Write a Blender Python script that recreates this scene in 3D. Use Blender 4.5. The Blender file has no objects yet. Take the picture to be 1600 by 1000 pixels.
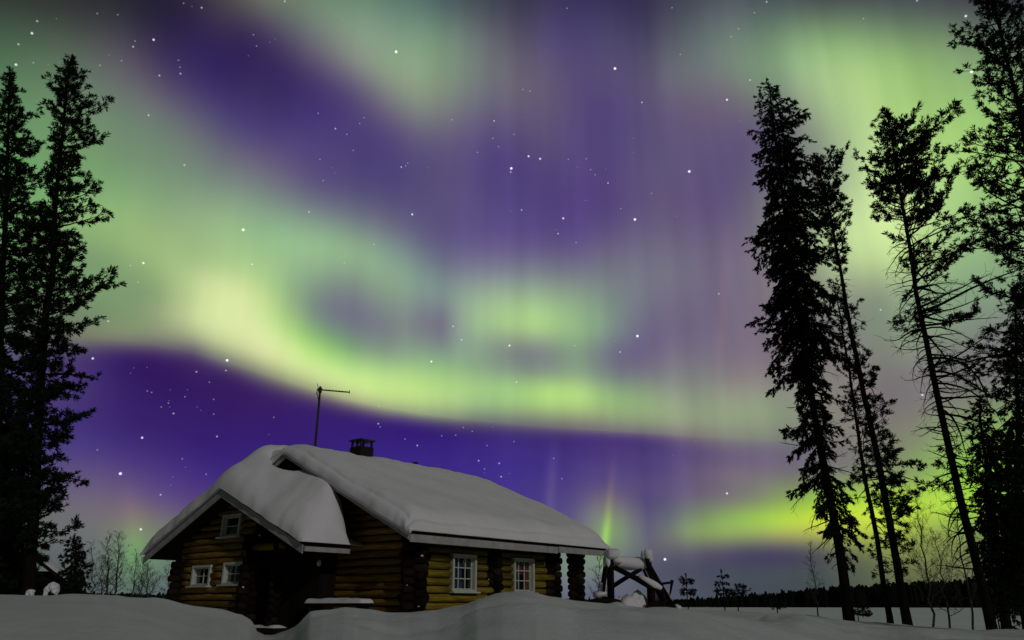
import bpy, math, random
import numpy as np
from mathutils import Vector, Matrix

# ------------------------------------------------------------------ camera, world, moon, exposure
SC = bpy.context.scene
COL = SC.collection
EYE = Vector((0, 0, 0.75))
PITCH = math.radians(20.461)
cam_data = bpy.data.cameras.new("camera")
cam = bpy.data.objects.new("camera", cam_data)
COL.objects.link(cam)
cam.location = EYE
cam.rotation_euler = (math.radians(90) + PITCH, 0, 0)
cam_data.sensor_width = 36.0
cam_data.lens = 36.0 * 1190 / 1600
cam_data.clip_start = 0.05
cam_data.clip_end = 6000
SC.camera = cam
SC.view_settings.view_transform = 'Standard'
SC.view_settings.look = 'None'
SC.view_settings.exposure = 0
SC.view_settings.gamma = 1

AZ0, AZ1 = -42.0, 42.0                  # azimuth span of the aurora table, degrees
EL_TOP = 46.0                 # elevation of the table's upper edge, degrees
T_ROWS = [0, 0.08, 0.16, 0.24, 0.31, 0.38, 0.45, 0.52, 0.59, 0.66, 0.72, 0.78, 0.83, 0.88, 0.92, 0.955, 0.98, 1.0, 1.02, 1.045, 1.075, 1.11, 1.16, 1.23, 1.31, 1.4, 1.5, 1.6, 1.7, 1.8, 1.9, 2.0]
EDGE = [14.67, 15.27, 15.83, 16.32, 16.75, 16.91, 16.77, 16.4, 15.8, 15.16, 14.52, 13.99, 13.55, 13.22, 12.96, 12.71, 12.48, 12.24, 12.03, 11.76, 11.45, 11.18, 10.89, 10.57, 10.25, 9.91, 9.54, 9.15, 8.83, 8.5, 8.16]                    # lower edge of the main aurora arc, degrees of elevation per azimuth step
SKY = [
[44,46,49,45,48,50,46,50,52,47,52,53,45,50,51,58,75,63,72,105,76,85,126,87,92,143,93,97,149,94,101,151,96,105,151,99,104,146,98,101,139,97,99,131,97,97,119,98,95,110,99,93,102,101,92,99,103,91,94,105,89,89,108,88,85,111,86,80,114,83,77,117,82,76,119,82,77,121,86,84,120,91,96,107,91,110,92,87,112,86,80,105,85,76,89,83],
[43,44,47,44,46,48,45,47,50,45,49,51,45,46,51,63,83,66,76,109,81,88,130,89,93,144,93,98,149,94,102,152,97,105,151,99,104,146,98,101,138,97,99,130,97,97,119,98,95,110,100,93,102,101,92,99,103,91,94,105,89,89,108,88,85,111,86,80,114,83,77,117,82,76,119,82,77,121,86,84,120,91,96,107,91,110,92,87,112,86,80,105,85,76,89,83],
[42,42,45,43,44,46,44,45,48,44,46,48,46,46,51,68,89,69,82,114,86,94,136,93,96,149,96,100,151,95,103,152,97,105,150,99,104,145,98,100,138,97,98,130,97,97,118,98,95,110,100,93,102,101,92,99,103,91,94,105,89,89,108,88,85,111,86,80,114,83,77,117,82,76,119,82,77,121,86,84,120,91,96,107,91,110,92,87,112,86,80,105,85,76,89,83],
[41,41,45,42,42,45,42,43,46,42,43,46,47,49,50,74,92,74,90,119,91,100,140,97,102,152,100,105,155,98,109,158,101,110,154,101,105,146,99,101,139,97,99,130,97,97,118,98,95,109,100,93,102,101,92,99,103,91,94,105,89,89,108,88,85,111,86,80,114,83,77,117,82,76,119,82,77,121,86,84,120,91,96,107,91,110,92,87,112,86,80,105,85,76,89,83],
[40,39,45,40,40,45,41,41,45,40,40,44,50,52,52,81,95,80,97,123,96,105,143,102,109,153,103,110,159,102,116,164,105,117,159,104,109,149,102,104,142,98,102,133,98,100,119,99,97,110,100,94,102,101,93,98,102,91,92,105,90,87,109,88,83,112,85,78,115,83,76,118,82,76,119,82,77,121,86,84,120,91,96,107,91,110,92,87,112,86,80,105,85,76,89,83],
[39,38,46,40,39,45,40,40,45,38,37,42,53,54,56,85,95,87,100,123,100,109,143,106,114,154,106,115,163,106,124,172,109,124,165,108,112,151,104,108,145,100,106,135,99,103,121,100,100,112,100,97,102,100,95,97,102,92,91,106,89,84,110,87,78,113,84,74,116,81,72,119,80,71,120,80,74,124,87,82,122,92,96,107,92,110,92,86,112,86,80,105,85,76,89,83],
[40,38,48,39,38,47,40,39,46,37,35,42,54,55,63,89,92,92,102,119,104,112,142,108,116,152,106,119,165,110,134,179,114,131,169,111,114,150,106,113,148,103,110,138,102,106,124,101,105,116,101,102,107,101,99,101,103,94,91,106,88,80,109,84,73,112,82,70,116,79,68,119,77,66,120,78,69,125,87,79,125,95,95,111,95,112,93,88,112,88,81,105,86,76,88,83],
[42,40,52,41,39,50,40,39,48,35,33,44,53,52,68,93,88,98,104,116,107,112,139,111,116,149,108,123,167,113,142,183,118,136,171,114,116,148,108,118,153,106,114,143,105,110,127,103,112,122,102,109,114,102,104,105,103,94,89,106,84,74,109,79,65,111,78,65,114,76,63,117,73,59,119,75,63,125,87,77,126,98,95,114,99,111,98,91,110,92,82,102,90,76,85,85],
[47,45,56,44,42,54,43,41,52,34,30,49,48,44,69,86,75,98,107,113,110,110,135,113,115,144,111,126,167,116,146,184,121,142,175,117,120,150,110,122,158,108,118,147,107,114,133,107,120,132,105,118,123,104,109,109,104,92,84,105,77,63,107,70,54,110,71,56,113,71,56,114,68,52,116,71,56,124,87,75,127,101,95,118,105,109,105,95,105,99,84,97,94,77,84,88],
[56,54,62,50,48,59,49,47,56,35,29,56,47,39,74,71,59,96,107,106,114,110,133,113,115,142,114,129,166,119,147,182,122,149,180,120,129,160,112,121,154,109,122,150,109,120,142,108,128,142,109,122,125,107,107,103,105,83,70,104,65,46,103,60,40,105,62,44,109,64,46,109,64,45,113,67,51,124,88,74,127,105,96,120,110,110,111,99,102,105,86,94,98,79,84,92],
[67,67,68,61,60,64,58,58,61,42,34,64,48,37,82,64,50,98,99,95,114,111,130,113,115,141,116,130,165,123,146,178,123,157,188,125,143,173,118,124,152,110,130,154,114,129,150,110,133,147,113,119,121,110,99,92,106,71,53,101,55,32,98,52,28,97,54,33,101,58,37,105,59,39,109,63,47,122,87,70,128,108,95,123,116,113,114,102,109,109,90,99,100,80,84,96],
[80,82,75,73,74,72,70,72,67,54,43,73,46,33,85,60,46,100,91,85,114,111,123,115,116,139,118,133,164,126,147,177,126,161,190,128,159,186,127,139,164,117,150,168,125,142,156,119,135,142,116,110,106,109,89,75,104,65,42,98,52,26,95,49,23,93,51,27,96,54,32,101,56,34,107,62,44,118,83,63,129,107,91,125,125,119,111,107,131,108,95,116,101,82,87,99],
[90,96,83,84,89,79,88,91,77,58,46,78,45,32,85,57,43,99,83,76,116,107,113,117,117,136,121,139,168,130,151,181,131,158,187,127,180,203,141,172,194,137,182,196,143,161,172,132,135,139,119,104,95,108,83,67,102,63,40,96,54,28,94,50,25,93,50,25,94,53,30,99,54,32,106,60,40,114,76,58,127,99,79,130,129,125,105,110,148,106,100,130,102,83,91,101],
[96,106,89,92,100,85,106,113,90,54,40,80,47,33,84,57,44,98,77,67,119,104,104,118,117,135,124,145,175,134,155,188,134,163,192,132,203,219,156,202,220,155,209,223,159,177,189,141,135,138,121,95,84,105,78,61,100,63,40,96,56,32,94,52,28,94,51,26,95,54,30,99,54,31,106,57,37,113,71,53,127,91,70,131,116,116,106,107,129,108,99,125,106,82,88,105],
[99,113,93,96,108,90,116,127,101,55,40,84,49,36,84,59,46,96,72,61,119,105,99,120,119,136,127,146,179,135,157,192,136,172,202,138,218,229,164,218,233,165,218,232,166,194,207,151,153,161,130,114,110,113,89,77,105,66,46,98,57,33,95,54,29,95,52,27,96,54,30,100,53,30,107,55,34,113,68,48,127,87,65,127,107,101,111,102,111,110,94,110,110,81,83,109],
[100,118,96,97,114,93,116,131,106,68,54,94,50,37,87,60,47,98,72,61,119,107,97,122,120,136,129,142,180,137,156,193,138,179,209,142,219,232,161,221,236,168,224,235,171,204,215,157,163,171,134,123,122,116,97,87,107,71,51,99,58,34,96,54,28,96,53,28,97,54,29,101,53,30,109,54,34,115,64,45,125,84,63,125,101,92,114,98,101,112,91,100,112,82,82,110],
[98,120,98,96,118,95,116,134,111,83,73,104,53,39,92,61,48,104,76,64,121,103,93,124,119,132,129,143,184,139,155,193,140,173,206,140,201,224,148,213,234,161,226,236,172,214,222,161,171,177,136,130,130,116,105,97,107,79,62,101,63,39,97,55,29,97,55,29,98,54,29,103,53,30,111,55,35,118,63,44,124,83,62,124,97,86,116,96,95,113,90,94,113,83,83,111],
[96,122,100,93,118,96,120,142,118,98,91,111,60,45,97,63,49,111,79,67,122,97,85,124,116,128,129,147,190,143,154,190,142,154,191,136,170,201,135,192,226,140,222,237,165,217,227,161,179,188,139,139,141,119,113,108,109,86,71,101,66,44,99,56,31,99,55,29,101,54,29,105,53,30,113,56,36,121,63,44,125,82,62,124,95,83,117,94,91,114,89,90,114,83,83,111],
[93,122,101,89,117,96,126,151,124,112,107,118,67,52,104,66,51,116,81,69,122,89,76,123,114,126,130,152,195,145,151,185,142,134,165,131,141,168,129,164,210,121,209,236,150,215,232,158,186,198,141,149,152,123,119,116,111,89,75,102,67,46,100,56,32,102,55,29,104,54,29,108,53,31,115,58,38,124,63,44,126,82,63,124,93,81,118,93,89,115,89,89,114,84,84,111],
[91,121,101,84,115,96,130,158,128,128,127,126,73,59,110,71,55,118,80,68,120,85,72,121,114,125,131,153,196,144,145,176,139,121,138,129,121,134,132,137,191,110,189,230,132,210,233,154,190,204,141,154,157,124,123,118,111,89,74,101,66,45,101,55,31,105,54,30,108,53,30,110,54,32,116,58,38,125,64,44,127,82,63,124,92,80,119,92,87,116,89,88,114,85,85,110],
[88,118,102,82,114,97,131,160,132,141,147,134,82,70,114,75,60,118,77,65,118,84,74,121,113,122,131,151,194,141,136,160,136,114,118,129,113,117,133,122,172,109,176,221,126,207,235,150,192,208,142,159,163,126,126,121,112,90,75,102,65,44,103,54,30,107,54,31,111,53,31,114,54,33,118,58,39,126,65,45,128,81,63,125,91,80,119,92,86,116,89,88,114,85,86,110],
[86,114,101,83,113,100,130,157,135,146,161,135,100,92,119,77,62,118,74,63,118,83,75,120,112,118,130,148,189,141,133,154,134,113,113,131,113,114,132,117,157,115,170,214,130,206,237,147,196,215,143,167,175,131,135,132,118,95,81,105,66,45,104,53,30,108,53,31,113,53,33,118,55,35,121,59,39,127,65,45,129,80,62,125,91,80,119,92,86,116,90,89,114,86,87,110],
[82,108,100,82,110,102,127,155,134,148,170,134,118,116,124,80,66,120,74,64,119,82,74,119,112,114,130,144,182,144,137,162,135,119,123,132,115,115,132,124,153,124,174,214,134,203,235,143,195,217,142,166,175,131,135,133,120,96,82,109,65,44,108,52,29,111,53,31,115,54,35,122,56,36,124,59,40,128,65,46,130,80,62,126,91,81,119,92,87,117,91,90,114,87,89,110],
[78,100,97,80,105,102,123,154,130,149,173,135,129,135,127,89,76,122,76,67,120,83,74,120,106,105,129,137,169,145,139,168,138,124,135,133,119,123,132,131,156,130,177,217,137,198,231,139,192,217,140,161,171,128,135,135,120,97,85,113,64,44,113,51,28,113,54,32,116,54,36,126,56,38,126,59,41,129,65,46,130,79,62,127,91,83,119,92,88,118,92,92,114,88,90,110],
[73,92,93,75,96,99,121,153,127,144,169,133,132,142,128,96,86,123,80,71,120,86,77,120,98,93,127,127,152,141,135,165,142,125,134,134,123,134,132,138,169,134,177,217,135,196,229,136,183,208,135,154,166,126,124,124,119,88,75,115,59,39,115,50,27,115,53,32,118,55,37,128,57,39,128,60,42,130,65,47,131,79,63,128,91,84,121,93,90,119,93,94,115,89,91,111],
[68,84,89,70,86,93,119,150,126,135,160,127,129,137,127,97,88,123,84,75,120,89,81,122,92,84,127,116,132,137,131,160,144,117,114,132,121,129,132,141,180,135,175,216,133,194,227,136,177,203,133,149,163,126,120,122,119,84,73,114,59,39,114,50,28,116,53,33,121,56,38,129,58,40,129,60,42,131,66,48,132,79,64,129,92,85,122,95,93,120,95,96,116,90,92,112],
[64,76,84,65,77,87,117,142,125,126,147,123,121,125,125,95,86,123,87,76,121,90,82,124,91,80,128,111,118,136,133,160,145,117,110,135,122,126,138,141,184,134,175,216,132,189,222,139,169,195,134,141,154,125,113,114,116,81,70,111,60,41,112,52,30,116,54,35,123,57,39,129,59,41,130,61,43,132,67,49,133,79,65,130,92,87,124,97,97,121,96,99,118,91,94,113],
[60,70,81,62,71,82,113,128,121,119,135,122,113,111,123,92,80,124,87,75,122,90,80,126,92,79,131,115,118,139,140,164,146,143,158,144,136,154,144,137,175,132,170,210,131,177,212,138,157,181,131,130,140,121,105,103,113,78,66,108,61,43,111,53,33,116,55,37,124,58,41,130,60,42,130,62,45,133,68,50,134,80,66,132,94,90,126,100,102,122,99,102,119,92,95,114],
[57,64,77,60,66,79,107,114,116,115,124,122,106,101,123,88,75,125,84,70,124,88,77,128,94,79,134,122,124,144,151,176,148,159,191,144,136,158,138,133,160,131,163,203,131,162,199,133,141,165,124,116,121,115,95,88,110,75,60,108,61,43,111,56,37,117,57,40,125,59,42,130,61,44,131,63,46,133,69,51,135,80,67,133,95,93,127,103,107,123,101,104,121,93,96,116],
[55,59,75,57,60,77,100,101,111,113,116,120,103,95,123,85,71,125,81,66,124,86,74,129,96,79,136,125,128,146,156,184,147,165,203,137,128,141,132,131,152,131,159,202,130,155,192,129,133,154,120,109,111,113,91,82,110,73,58,110,62,45,113,58,40,119,59,43,126,60,44,131,63,46,132,65,49,133,70,52,136,81,68,133,97,98,127,106,113,123,103,107,122,94,96,117],
[54,55,74,56,55,76,94,90,109,112,109,119,103,93,122,85,71,123,80,65,124,85,72,130,95,78,135,124,129,144,157,187,144,177,217,136,119,122,131,128,145,132,161,208,129,157,193,127,133,150,120,108,108,114,91,81,112,74,59,112,62,46,115,60,43,120,62,46,127,61,45,131,65,49,132,67,52,133,72,55,136,83,70,134,100,103,127,110,120,123,104,109,123,95,97,117],
[53,52,75,56,53,77,88,82,111,108,101,116,102,91,121,88,75,122,81,66,123,84,69,130,94,77,132,123,130,141,157,189,142,183,224,136,117,116,132,123,136,129,171,219,125,163,199,126,134,149,119,109,107,114,92,81,113,74,59,113,63,47,116,61,44,120,63,47,126,63,47,131,67,52,132,71,57,132,75,59,136,85,74,134,103,110,126,114,127,123,105,110,123,95,96,118],
[52,49,75,58,52,80,84,76,116,101,92,114,99,86,118,91,79,120,82,67,122,83,67,129,92,76,129,122,129,138,155,187,141,173,216,133,118,121,132,125,139,128,183,230,124,169,204,126,136,149,118,111,106,114,92,80,113,74,58,114,64,46,116,61,44,120,64,48,125,65,50,130,71,56,132,75,62,131,81,67,135,90,80,132,107,118,124,118,135,122,105,109,123,94,95,118],
[52,47,76,57,50,83,79,71,118,93,82,112,92,79,117,88,76,119,82,67,120,82,65,127,91,75,129,121,126,136,148,179,138,159,201,132,125,142,130,133,157,131,191,235,130,171,204,126,137,147,118,112,106,115,92,80,114,73,56,114,64,46,117,64,46,119,67,50,124,70,55,129,76,62,130,82,70,130,93,83,132,98,94,127,111,127,121,120,140,120,102,107,122,93,94,116],
[51,45,77,55,48,84,76,69,116,86,75,112,85,71,116,84,71,119,82,66,120,81,64,126,93,78,130,120,124,135,140,168,136,146,186,133,124,144,130,133,157,132,185,226,132,166,196,126,138,145,119,114,107,117,93,80,117,73,56,117,67,48,118,69,50,120,71,53,123,79,63,128,82,68,129,98,86,125,113,114,124,116,128,116,117,137,116,118,136,119,99,103,118,91,92,113],
[50,44,78,53,45,84,75,69,112,84,73,112,80,66,117,82,68,119,83,67,121,81,64,125,100,88,130,120,125,134,131,155,135,136,170,136,115,118,132,123,136,130,157,197,127,154,183,124,139,147,120,116,110,119,94,81,119,75,57,119,72,52,119,76,56,120,74,56,123,86,69,126,86,71,128,114,102,118,127,140,113,134,167,103,118,137,113,106,116,117,95,99,113,88,89,110],
[49,43,77,51,43,82,75,71,106,86,75,113,80,66,118,82,69,119,86,70,122,84,67,123,105,95,129,120,125,134,124,140,135,125,144,137,107,98,132,117,122,130,145,181,126,149,179,124,139,150,122,117,113,121,96,83,119,78,59,119,73,53,119,76,58,120,77,60,122,82,67,125,90,76,126,96,85,120,113,117,115,114,128,115,109,117,113,92,95,111,90,95,108,84,87,105],
[49,42,76,48,40,78,73,69,102,87,78,114,84,71,119,85,73,120,90,76,122,89,74,122,107,99,129,119,122,134,118,124,133,114,113,133,105,92,132,120,124,131,147,175,128,150,178,126,140,152,124,116,112,121,97,82,118,81,62,118,73,56,119,73,58,120,80,64,122,79,65,124,92,78,125,84,74,124,94,90,122,102,100,122,101,100,113,83,83,103,85,90,104,81,84,101],
[49,43,75,47,40,75,70,65,100,90,83,113,90,78,120,89,78,120,94,82,122,95,81,121,108,101,129,118,120,133,114,113,131,109,99,131,111,100,131,124,126,130,145,164,130,149,171,128,140,150,124,120,115,120,103,90,118,89,71,117,80,64,119,78,64,121,84,69,122,85,72,123,95,81,124,92,83,123,98,101,118,115,124,113,98,94,111,75,77,96,81,85,99,79,83,97],
[50,45,74,49,44,73,71,67,97,97,95,115,96,84,120,93,81,121,96,85,122,98,84,121,110,103,129,119,118,132,113,107,129,110,98,130,117,110,130,126,128,129,140,154,130,147,163,129,141,147,124,124,118,120,111,98,118,100,83,118,91,76,120,88,73,122,91,76,122,97,84,122,100,87,124,105,97,121,111,128,109,136,158,104,93,86,108,72,74,92,77,81,95,76,81,94],
[53,49,74,53,50,73,75,75,95,107,111,118,100,88,119,96,84,122,97,85,122,98,83,122,109,100,127,116,113,129,112,103,128,112,99,129,118,112,129,128,130,130,139,151,131,147,162,129,141,147,125,128,123,120,119,108,119,109,95,119,102,87,122,97,83,122,98,84,122,110,95,122,107,95,122,115,108,119,126,156,99,150,177,98,83,73,105,71,75,90,73,78,92,74,79,91],
[57,55,76,56,54,73,82,88,98,112,120,121,105,92,118,97,85,122,97,84,123,95,80,122,107,96,125,113,106,127,110,100,126,113,101,128,118,110,127,131,129,129,143,152,131,145,160,128,139,147,125,129,129,121,122,116,120,114,104,120,108,95,121,104,90,122,105,91,122,118,105,121,113,104,120,119,116,116,140,182,90,153,176,98,71,59,102,71,77,89,70,76,89,72,78,88],
[61,60,78,56,54,74,88,99,104,113,125,123,109,95,118,97,85,122,94,81,122,93,79,121,108,96,124,113,104,126,111,101,125,115,103,126,119,108,125,134,125,127,146,153,129,143,158,126,136,145,123,127,130,121,121,120,120,115,108,120,110,100,121,107,95,122,108,96,122,119,109,120,117,115,116,123,127,110,152,204,79,155,170,100,60,49,98,72,79,87,68,75,86,70,77,85],
[63,64,80,58,56,76,93,105,107,116,133,122,111,98,117,96,85,121,92,80,121,97,86,121,112,102,124,116,107,127,116,105,125,119,107,125,122,108,124,135,128,127,143,152,128,140,157,125,133,143,122,124,128,120,119,119,120,113,109,121,109,101,122,109,99,122,110,99,121,117,110,118,122,127,110,129,147,100,168,221,68,163,168,103,56,46,95,73,80,86,67,74,83,68,76,83],
[65,66,82,59,58,78,94,105,107,121,143,121,113,109,116,97,84,121,95,86,119,108,101,121,119,113,124,123,114,126,122,112,124,123,112,125,125,111,125,134,131,127,138,148,126,137,151,124,130,139,121,123,126,120,118,118,120,113,110,121,110,104,121,110,102,121,112,103,120,117,114,116,127,142,101,138,173,84,195,234,66,172,171,103,59,52,91,74,82,84,66,75,80,67,76,80],
[65,66,83,59,58,78,91,103,104,124,152,122,118,131,116,100,85,120,102,97,118,118,116,122,129,131,125,130,127,126,127,119,124,125,115,124,126,114,124,132,130,125,136,141,124,133,141,122,128,132,121,123,124,120,120,118,120,116,112,120,113,107,120,113,106,120,114,107,119,120,121,113,134,159,93,154,199,70,215,239,68,172,174,94,71,68,86,76,84,83,68,77,77,68,78,77],
[64,66,83,58,58,78,85,98,100,130,164,124,126,146,123,106,96,119,109,108,118,125,129,125,143,153,129,140,145,127,129,127,122,124,117,123,125,117,123,131,127,122,134,134,121,132,133,121,128,127,120,124,122,119,122,118,119,119,114,119,117,112,118,116,112,118,117,113,117,124,129,110,144,173,87,172,217,64,220,237,70,167,177,84,88,90,82,81,88,81,75,84,74,73,82,74],
[62,65,81,57,57,77,77,89,94,139,178,127,139,160,132,118,119,120,116,120,120,132,140,130,161,181,137,152,167,131,130,134,122,123,120,122,125,120,122,129,124,120,131,127,120,130,127,119,127,124,119,125,122,118,124,120,118,122,118,117,121,118,117,120,119,116,121,121,115,129,139,107,152,185,83,183,225,65,214,231,72,164,178,80,105,112,78,88,96,76,84,94,73,79,89,72],
[61,63,79,56,56,75,69,77,85,146,187,130,158,182,138,137,152,127,128,138,124,145,158,139,184,210,149,170,191,141,133,139,124,125,129,122,127,125,122,127,121,120,127,121,119,128,123,118,127,124,117,127,124,117,126,124,116,126,125,115,125,127,114,125,129,113,125,131,112,135,149,104,159,194,82,187,228,68,204,224,75,160,176,81,120,130,76,97,105,73,93,102,72,85,95,71],
[59,60,76,56,55,73,59,60,74,145,188,128,172,202,139,160,184,137,152,170,136,173,193,150,208,233,162,189,214,151,135,142,127,128,142,123,130,133,122,124,118,120,124,116,119,126,122,117,128,127,115,129,131,114,129,132,113,129,135,111,129,139,109,130,142,108,130,143,108,140,160,100,166,202,80,189,228,71,189,213,77,150,168,82,128,138,77,107,113,74,96,105,72,87,96,70],
[57,56,73,56,53,71,51,46,67,137,179,122,176,208,137,175,204,141,180,206,148,199,226,158,218,242,167,195,222,150,137,149,129,131,152,124,132,138,122,122,116,120,122,116,119,126,126,115,129,135,111,131,142,109,132,146,107,133,150,105,134,155,103,135,159,100,135,160,100,145,176,93,172,210,78,187,226,73,168,196,80,137,153,81,126,135,79,110,114,77,95,103,72,86,95,70],
[56,53,70,56,52,69,48,39,64,124,161,115,173,207,132,175,208,135,187,219,147,204,232,157,211,236,160,186,213,140,138,157,129,134,156,125,129,136,121,121,116,120,122,119,117,128,135,111,131,148,106,134,158,101,136,163,99,137,168,97,138,173,94,139,177,92,142,186,87,150,196,82,170,215,74,177,221,73,148,182,82,123,139,79,117,126,79,104,109,77,92,100,71,83,92,69],
[55,52,69,57,53,70,45,35,63,111,141,108,165,203,125,166,204,126,180,217,136,196,226,149,195,226,150,170,198,133,137,162,128,133,155,125,125,129,119,119,115,119,123,124,115,129,144,107,133,160,100,137,173,94,138,179,91,140,184,89,142,188,86,143,193,84,148,208,76,154,212,75,162,216,72,162,212,73,135,172,80,113,132,76,105,117,75,97,104,73,88,97,69,80,90,67],
[56,52,70,57,53,71,48,39,65,97,120,102,154,195,119,160,199,121,173,214,126,185,220,140,177,212,139,155,187,130,133,160,126,128,147,124,121,122,118,118,115,118,124,131,112,131,154,102,135,170,94,138,181,88,139,186,86,141,192,83,143,197,81,146,202,79,150,213,74,154,216,72,156,214,72,150,203,74,128,167,77,106,131,72,96,112,71,90,101,69,84,94,66,78,88,65],
[56,52,70,57,53,71,50,42,66,85,99,94,143,181,116,154,194,119,168,211,121,174,213,130,162,201,129,146,180,128,130,159,125,124,138,122,119,116,119,118,116,116,124,138,109,131,162,98,135,176,90,138,186,84,140,190,81,141,195,80,144,200,78,146,204,76,150,210,75,152,213,73,152,210,74,143,195,75,122,164,74,102,131,69,91,111,67,86,100,66,81,93,64,77,88,64],
[56,52,71,57,53,71,52,46,67,74,80,85,132,165,114,148,187,119,164,208,117,166,208,123,154,192,124,142,175,125,130,158,124,122,133,121,118,111,119,118,118,114,125,143,106,131,165,95,135,177,87,137,186,82,138,189,80,140,194,78,142,198,77,144,202,76,147,206,75,148,208,73,147,204,74,136,188,74,118,161,71,100,132,68,89,111,66,84,100,65,80,93,64,76,88,63],
[56,52,71,56,52,70,53,48,67,63,63,76,119,146,111,145,182,118,156,200,116,160,204,117,149,186,120,140,171,123,130,158,122,122,131,119,118,115,117,119,124,111,125,146,103,130,165,93,133,176,87,136,183,83,137,187,81,139,192,79,141,196,77,143,200,76,145,204,75,147,206,73,145,202,74,135,187,74,118,161,71,100,132,68,89,111,66,84,100,65,80,93,64,76,88,63],
[56,52,70,55,51,69,53,49,67,54,51,67,104,124,104,141,176,118,148,191,114,155,200,113,144,181,118,138,168,119,129,155,120,122,134,116,119,121,115,120,127,109,125,145,103,130,165,94,133,175,87,136,183,83,137,187,81,139,192,79,141,196,77,143,200,76,145,204,75,147,206,73,145,202,74,135,187,74,118,161,71,100,132,68,89,111,66,84,100,65,80,93,64,76,88,63],
[55,51,68,54,50,67,53,50,65,48,43,60,87,101,95,137,170,118,140,180,112,149,192,111,141,177,114,136,166,117,130,155,119,122,136,117,119,121,115,120,126,110,124,144,103,130,164,94,133,175,87,136,184,83,137,187,81,139,192,79,141,196,77,143,200,76,145,204,75,147,206,73,145,202,74,135,187,74,118,161,71,100,132,68,89,111,66,84,100,65,80,93,64,76,88,63],
[54,50,67,53,49,65,52,49,63,46,42,57,74,83,84,125,153,112,132,169,109,143,185,109,141,178,113,136,167,116,131,157,119,123,138,117,119,122,115,119,125,110,124,143,103,130,164,94,133,175,87,136,184,83,137,187,81,139,192,79,141,196,77,143,200,76,145,204,75,147,206,73,145,202,74,135,187,74,118,161,71,100,132,68,89,111,66,84,100,65,80,93,64,76,88,63],
[52,49,64,51,48,62,51,50,62,49,47,59,67,73,75,112,136,105,131,166,110,143,184,109,142,180,113,137,168,116,132,158,119,123,140,117,120,123,115,119,124,111,124,142,104,130,163,94,133,175,88,136,183,83,137,187,81,139,192,79,141,196,77,143,200,76,145,204,75,147,206,73,145,202,74,136,187,74,118,161,71,100,132,68,89,111,66,84,100,65,80,93,64,76,88,63]]
STARS = [(0.000962, 0.1, [(-3300, 3480),(-2792, 3933),(-3684, 3583),(-2300, 3729),(-3598, 3344),(-3662, 3302),(-2143, 3848),(-2105, 3877),(1060, 3343),(1052, 3244),(1948, 3353),(-1524, 3086),(-1494, 3053),(-724, 3157),(-11, 2859),(370, 2717),(565, 3169),(810, 3142),(620, 2925),(641, 2924),(1365, 2753),(-2752, 1469),(-2738, 1506),(-2655, 1521),(-2485, 1387),(-2374, 1399),(-2471, 1271),(-2482, 1313),(-2266, 1268),(-2294, 1288),(-1789, 1135),(-2311, 877),(-2382, 809),(-2386, 753),(813, 1870),(-205, 910),(-19, 906),(1366, 1108),(-146, 1247),(1197, 1018),(2696, 3323)]),(0.001176, 0.22, [(-3751, 3283),(-3437, 3699),(-3301, 3735),(-3146, 3615),(-3342, 3401),(-3208, 3470),(-2817, 3581),(-2798, 3540),(-2858, 3936),(-2284, 3870),(-2246, 3803),(-1428, 3333),(-1682, 3447),(-1329, 3420),(-1295, 3464),(-1364, 3227),(-1628, 3132),(-534, 3508),(-169, 3387),(-118, 3328),(-302, 3284),(520, 4260),(1483, 4179),(2032, 3957),(2181, 4032),(1961, 3919),(1517, 3869),(98, 3729),(162, 3719),(17, 3416),(490, 3228),(645, 3225),(-2878, 2182),(-2809, 2080),(-1585, 2987),(-1359, 2413),(-915, 3158),(-900, 3178),(533, 2617),(679, 3145),(716, 3106),(-1137, 2568),(1178, 2938),(916, 2847),(-2238, 1466),(-2629, 1363),(-2600, 1357),(-2383, 1350),(-2524, 1266),(-2483, 1296),(-2192, 1350),(-2178, 1249),(-2865, 949),(-1767, 1258),(-2339, 931),(-2173, 838),(-1015, 1378),(-996, 1229),(-806, 1147),(-533, 1176),(496, 1847),(-302, 1213),(-427, 1183),(-371, 1240),(-189, 1110),(15, 1139),(313, 1016),(-206, 938),(371, 867),(3248, 3038),(3002, 3799)]),(0.001391, 0.4, [(-3794, 3527),(-3865, 3358),(-3151, 3577),(-2931, 3451),(-2785, 3501),(-2952, 3184),(-2718, 3944),(-2067, 4127),(-1528, 3361),(-159, 3510),(2071, 3611),(1152, 3585),(2064, 3201),(2292, 4079),(-2642, 2919),(-2052, 2325),(-1671, 2752),(-952, 3146),(-11, 3145),(81, 2868),(386, 2688),(821, 3040),(1636, 2161),(-2949, 1791),(-2137, 1558),(-2333, 1528),(-2440, 1230),(-2136, 1098),(-2440, 687),(-1011, 1252),(-713, 1102),(-470, 1992),(-401, 1893),(849, 1787),(35, 1580),(-250, 998),(-96, 980),(-81, 883),(2744, 1902),(3394, 3793)]),(0.001676, 0.8, [(-3805, 3448),(-3847, 3237),(-3021, 3659),(1866, 3512),(145, 3259),(245, 3239),(-2799, 2214),(-839, 2810),(432, 2800),(-2997, 1534),(-2611, 1051),(-2526, 461),(-632, 1724),(-20, 1854),(1552, 736),(2901, 1305),(3677, 3601)]),(0.002034, 1.2, [(-1059, 3938),(935, 3836),(-2151, 2557),(-6, 3172),(1500, 3062),(1027, 2760),(-2138, 1630),(-2704, 808),(989, 1899),(1086, 296),(3625, 3270)])]                  # (azimuth, elevation) in hundredths of a degree per brightness class

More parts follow.
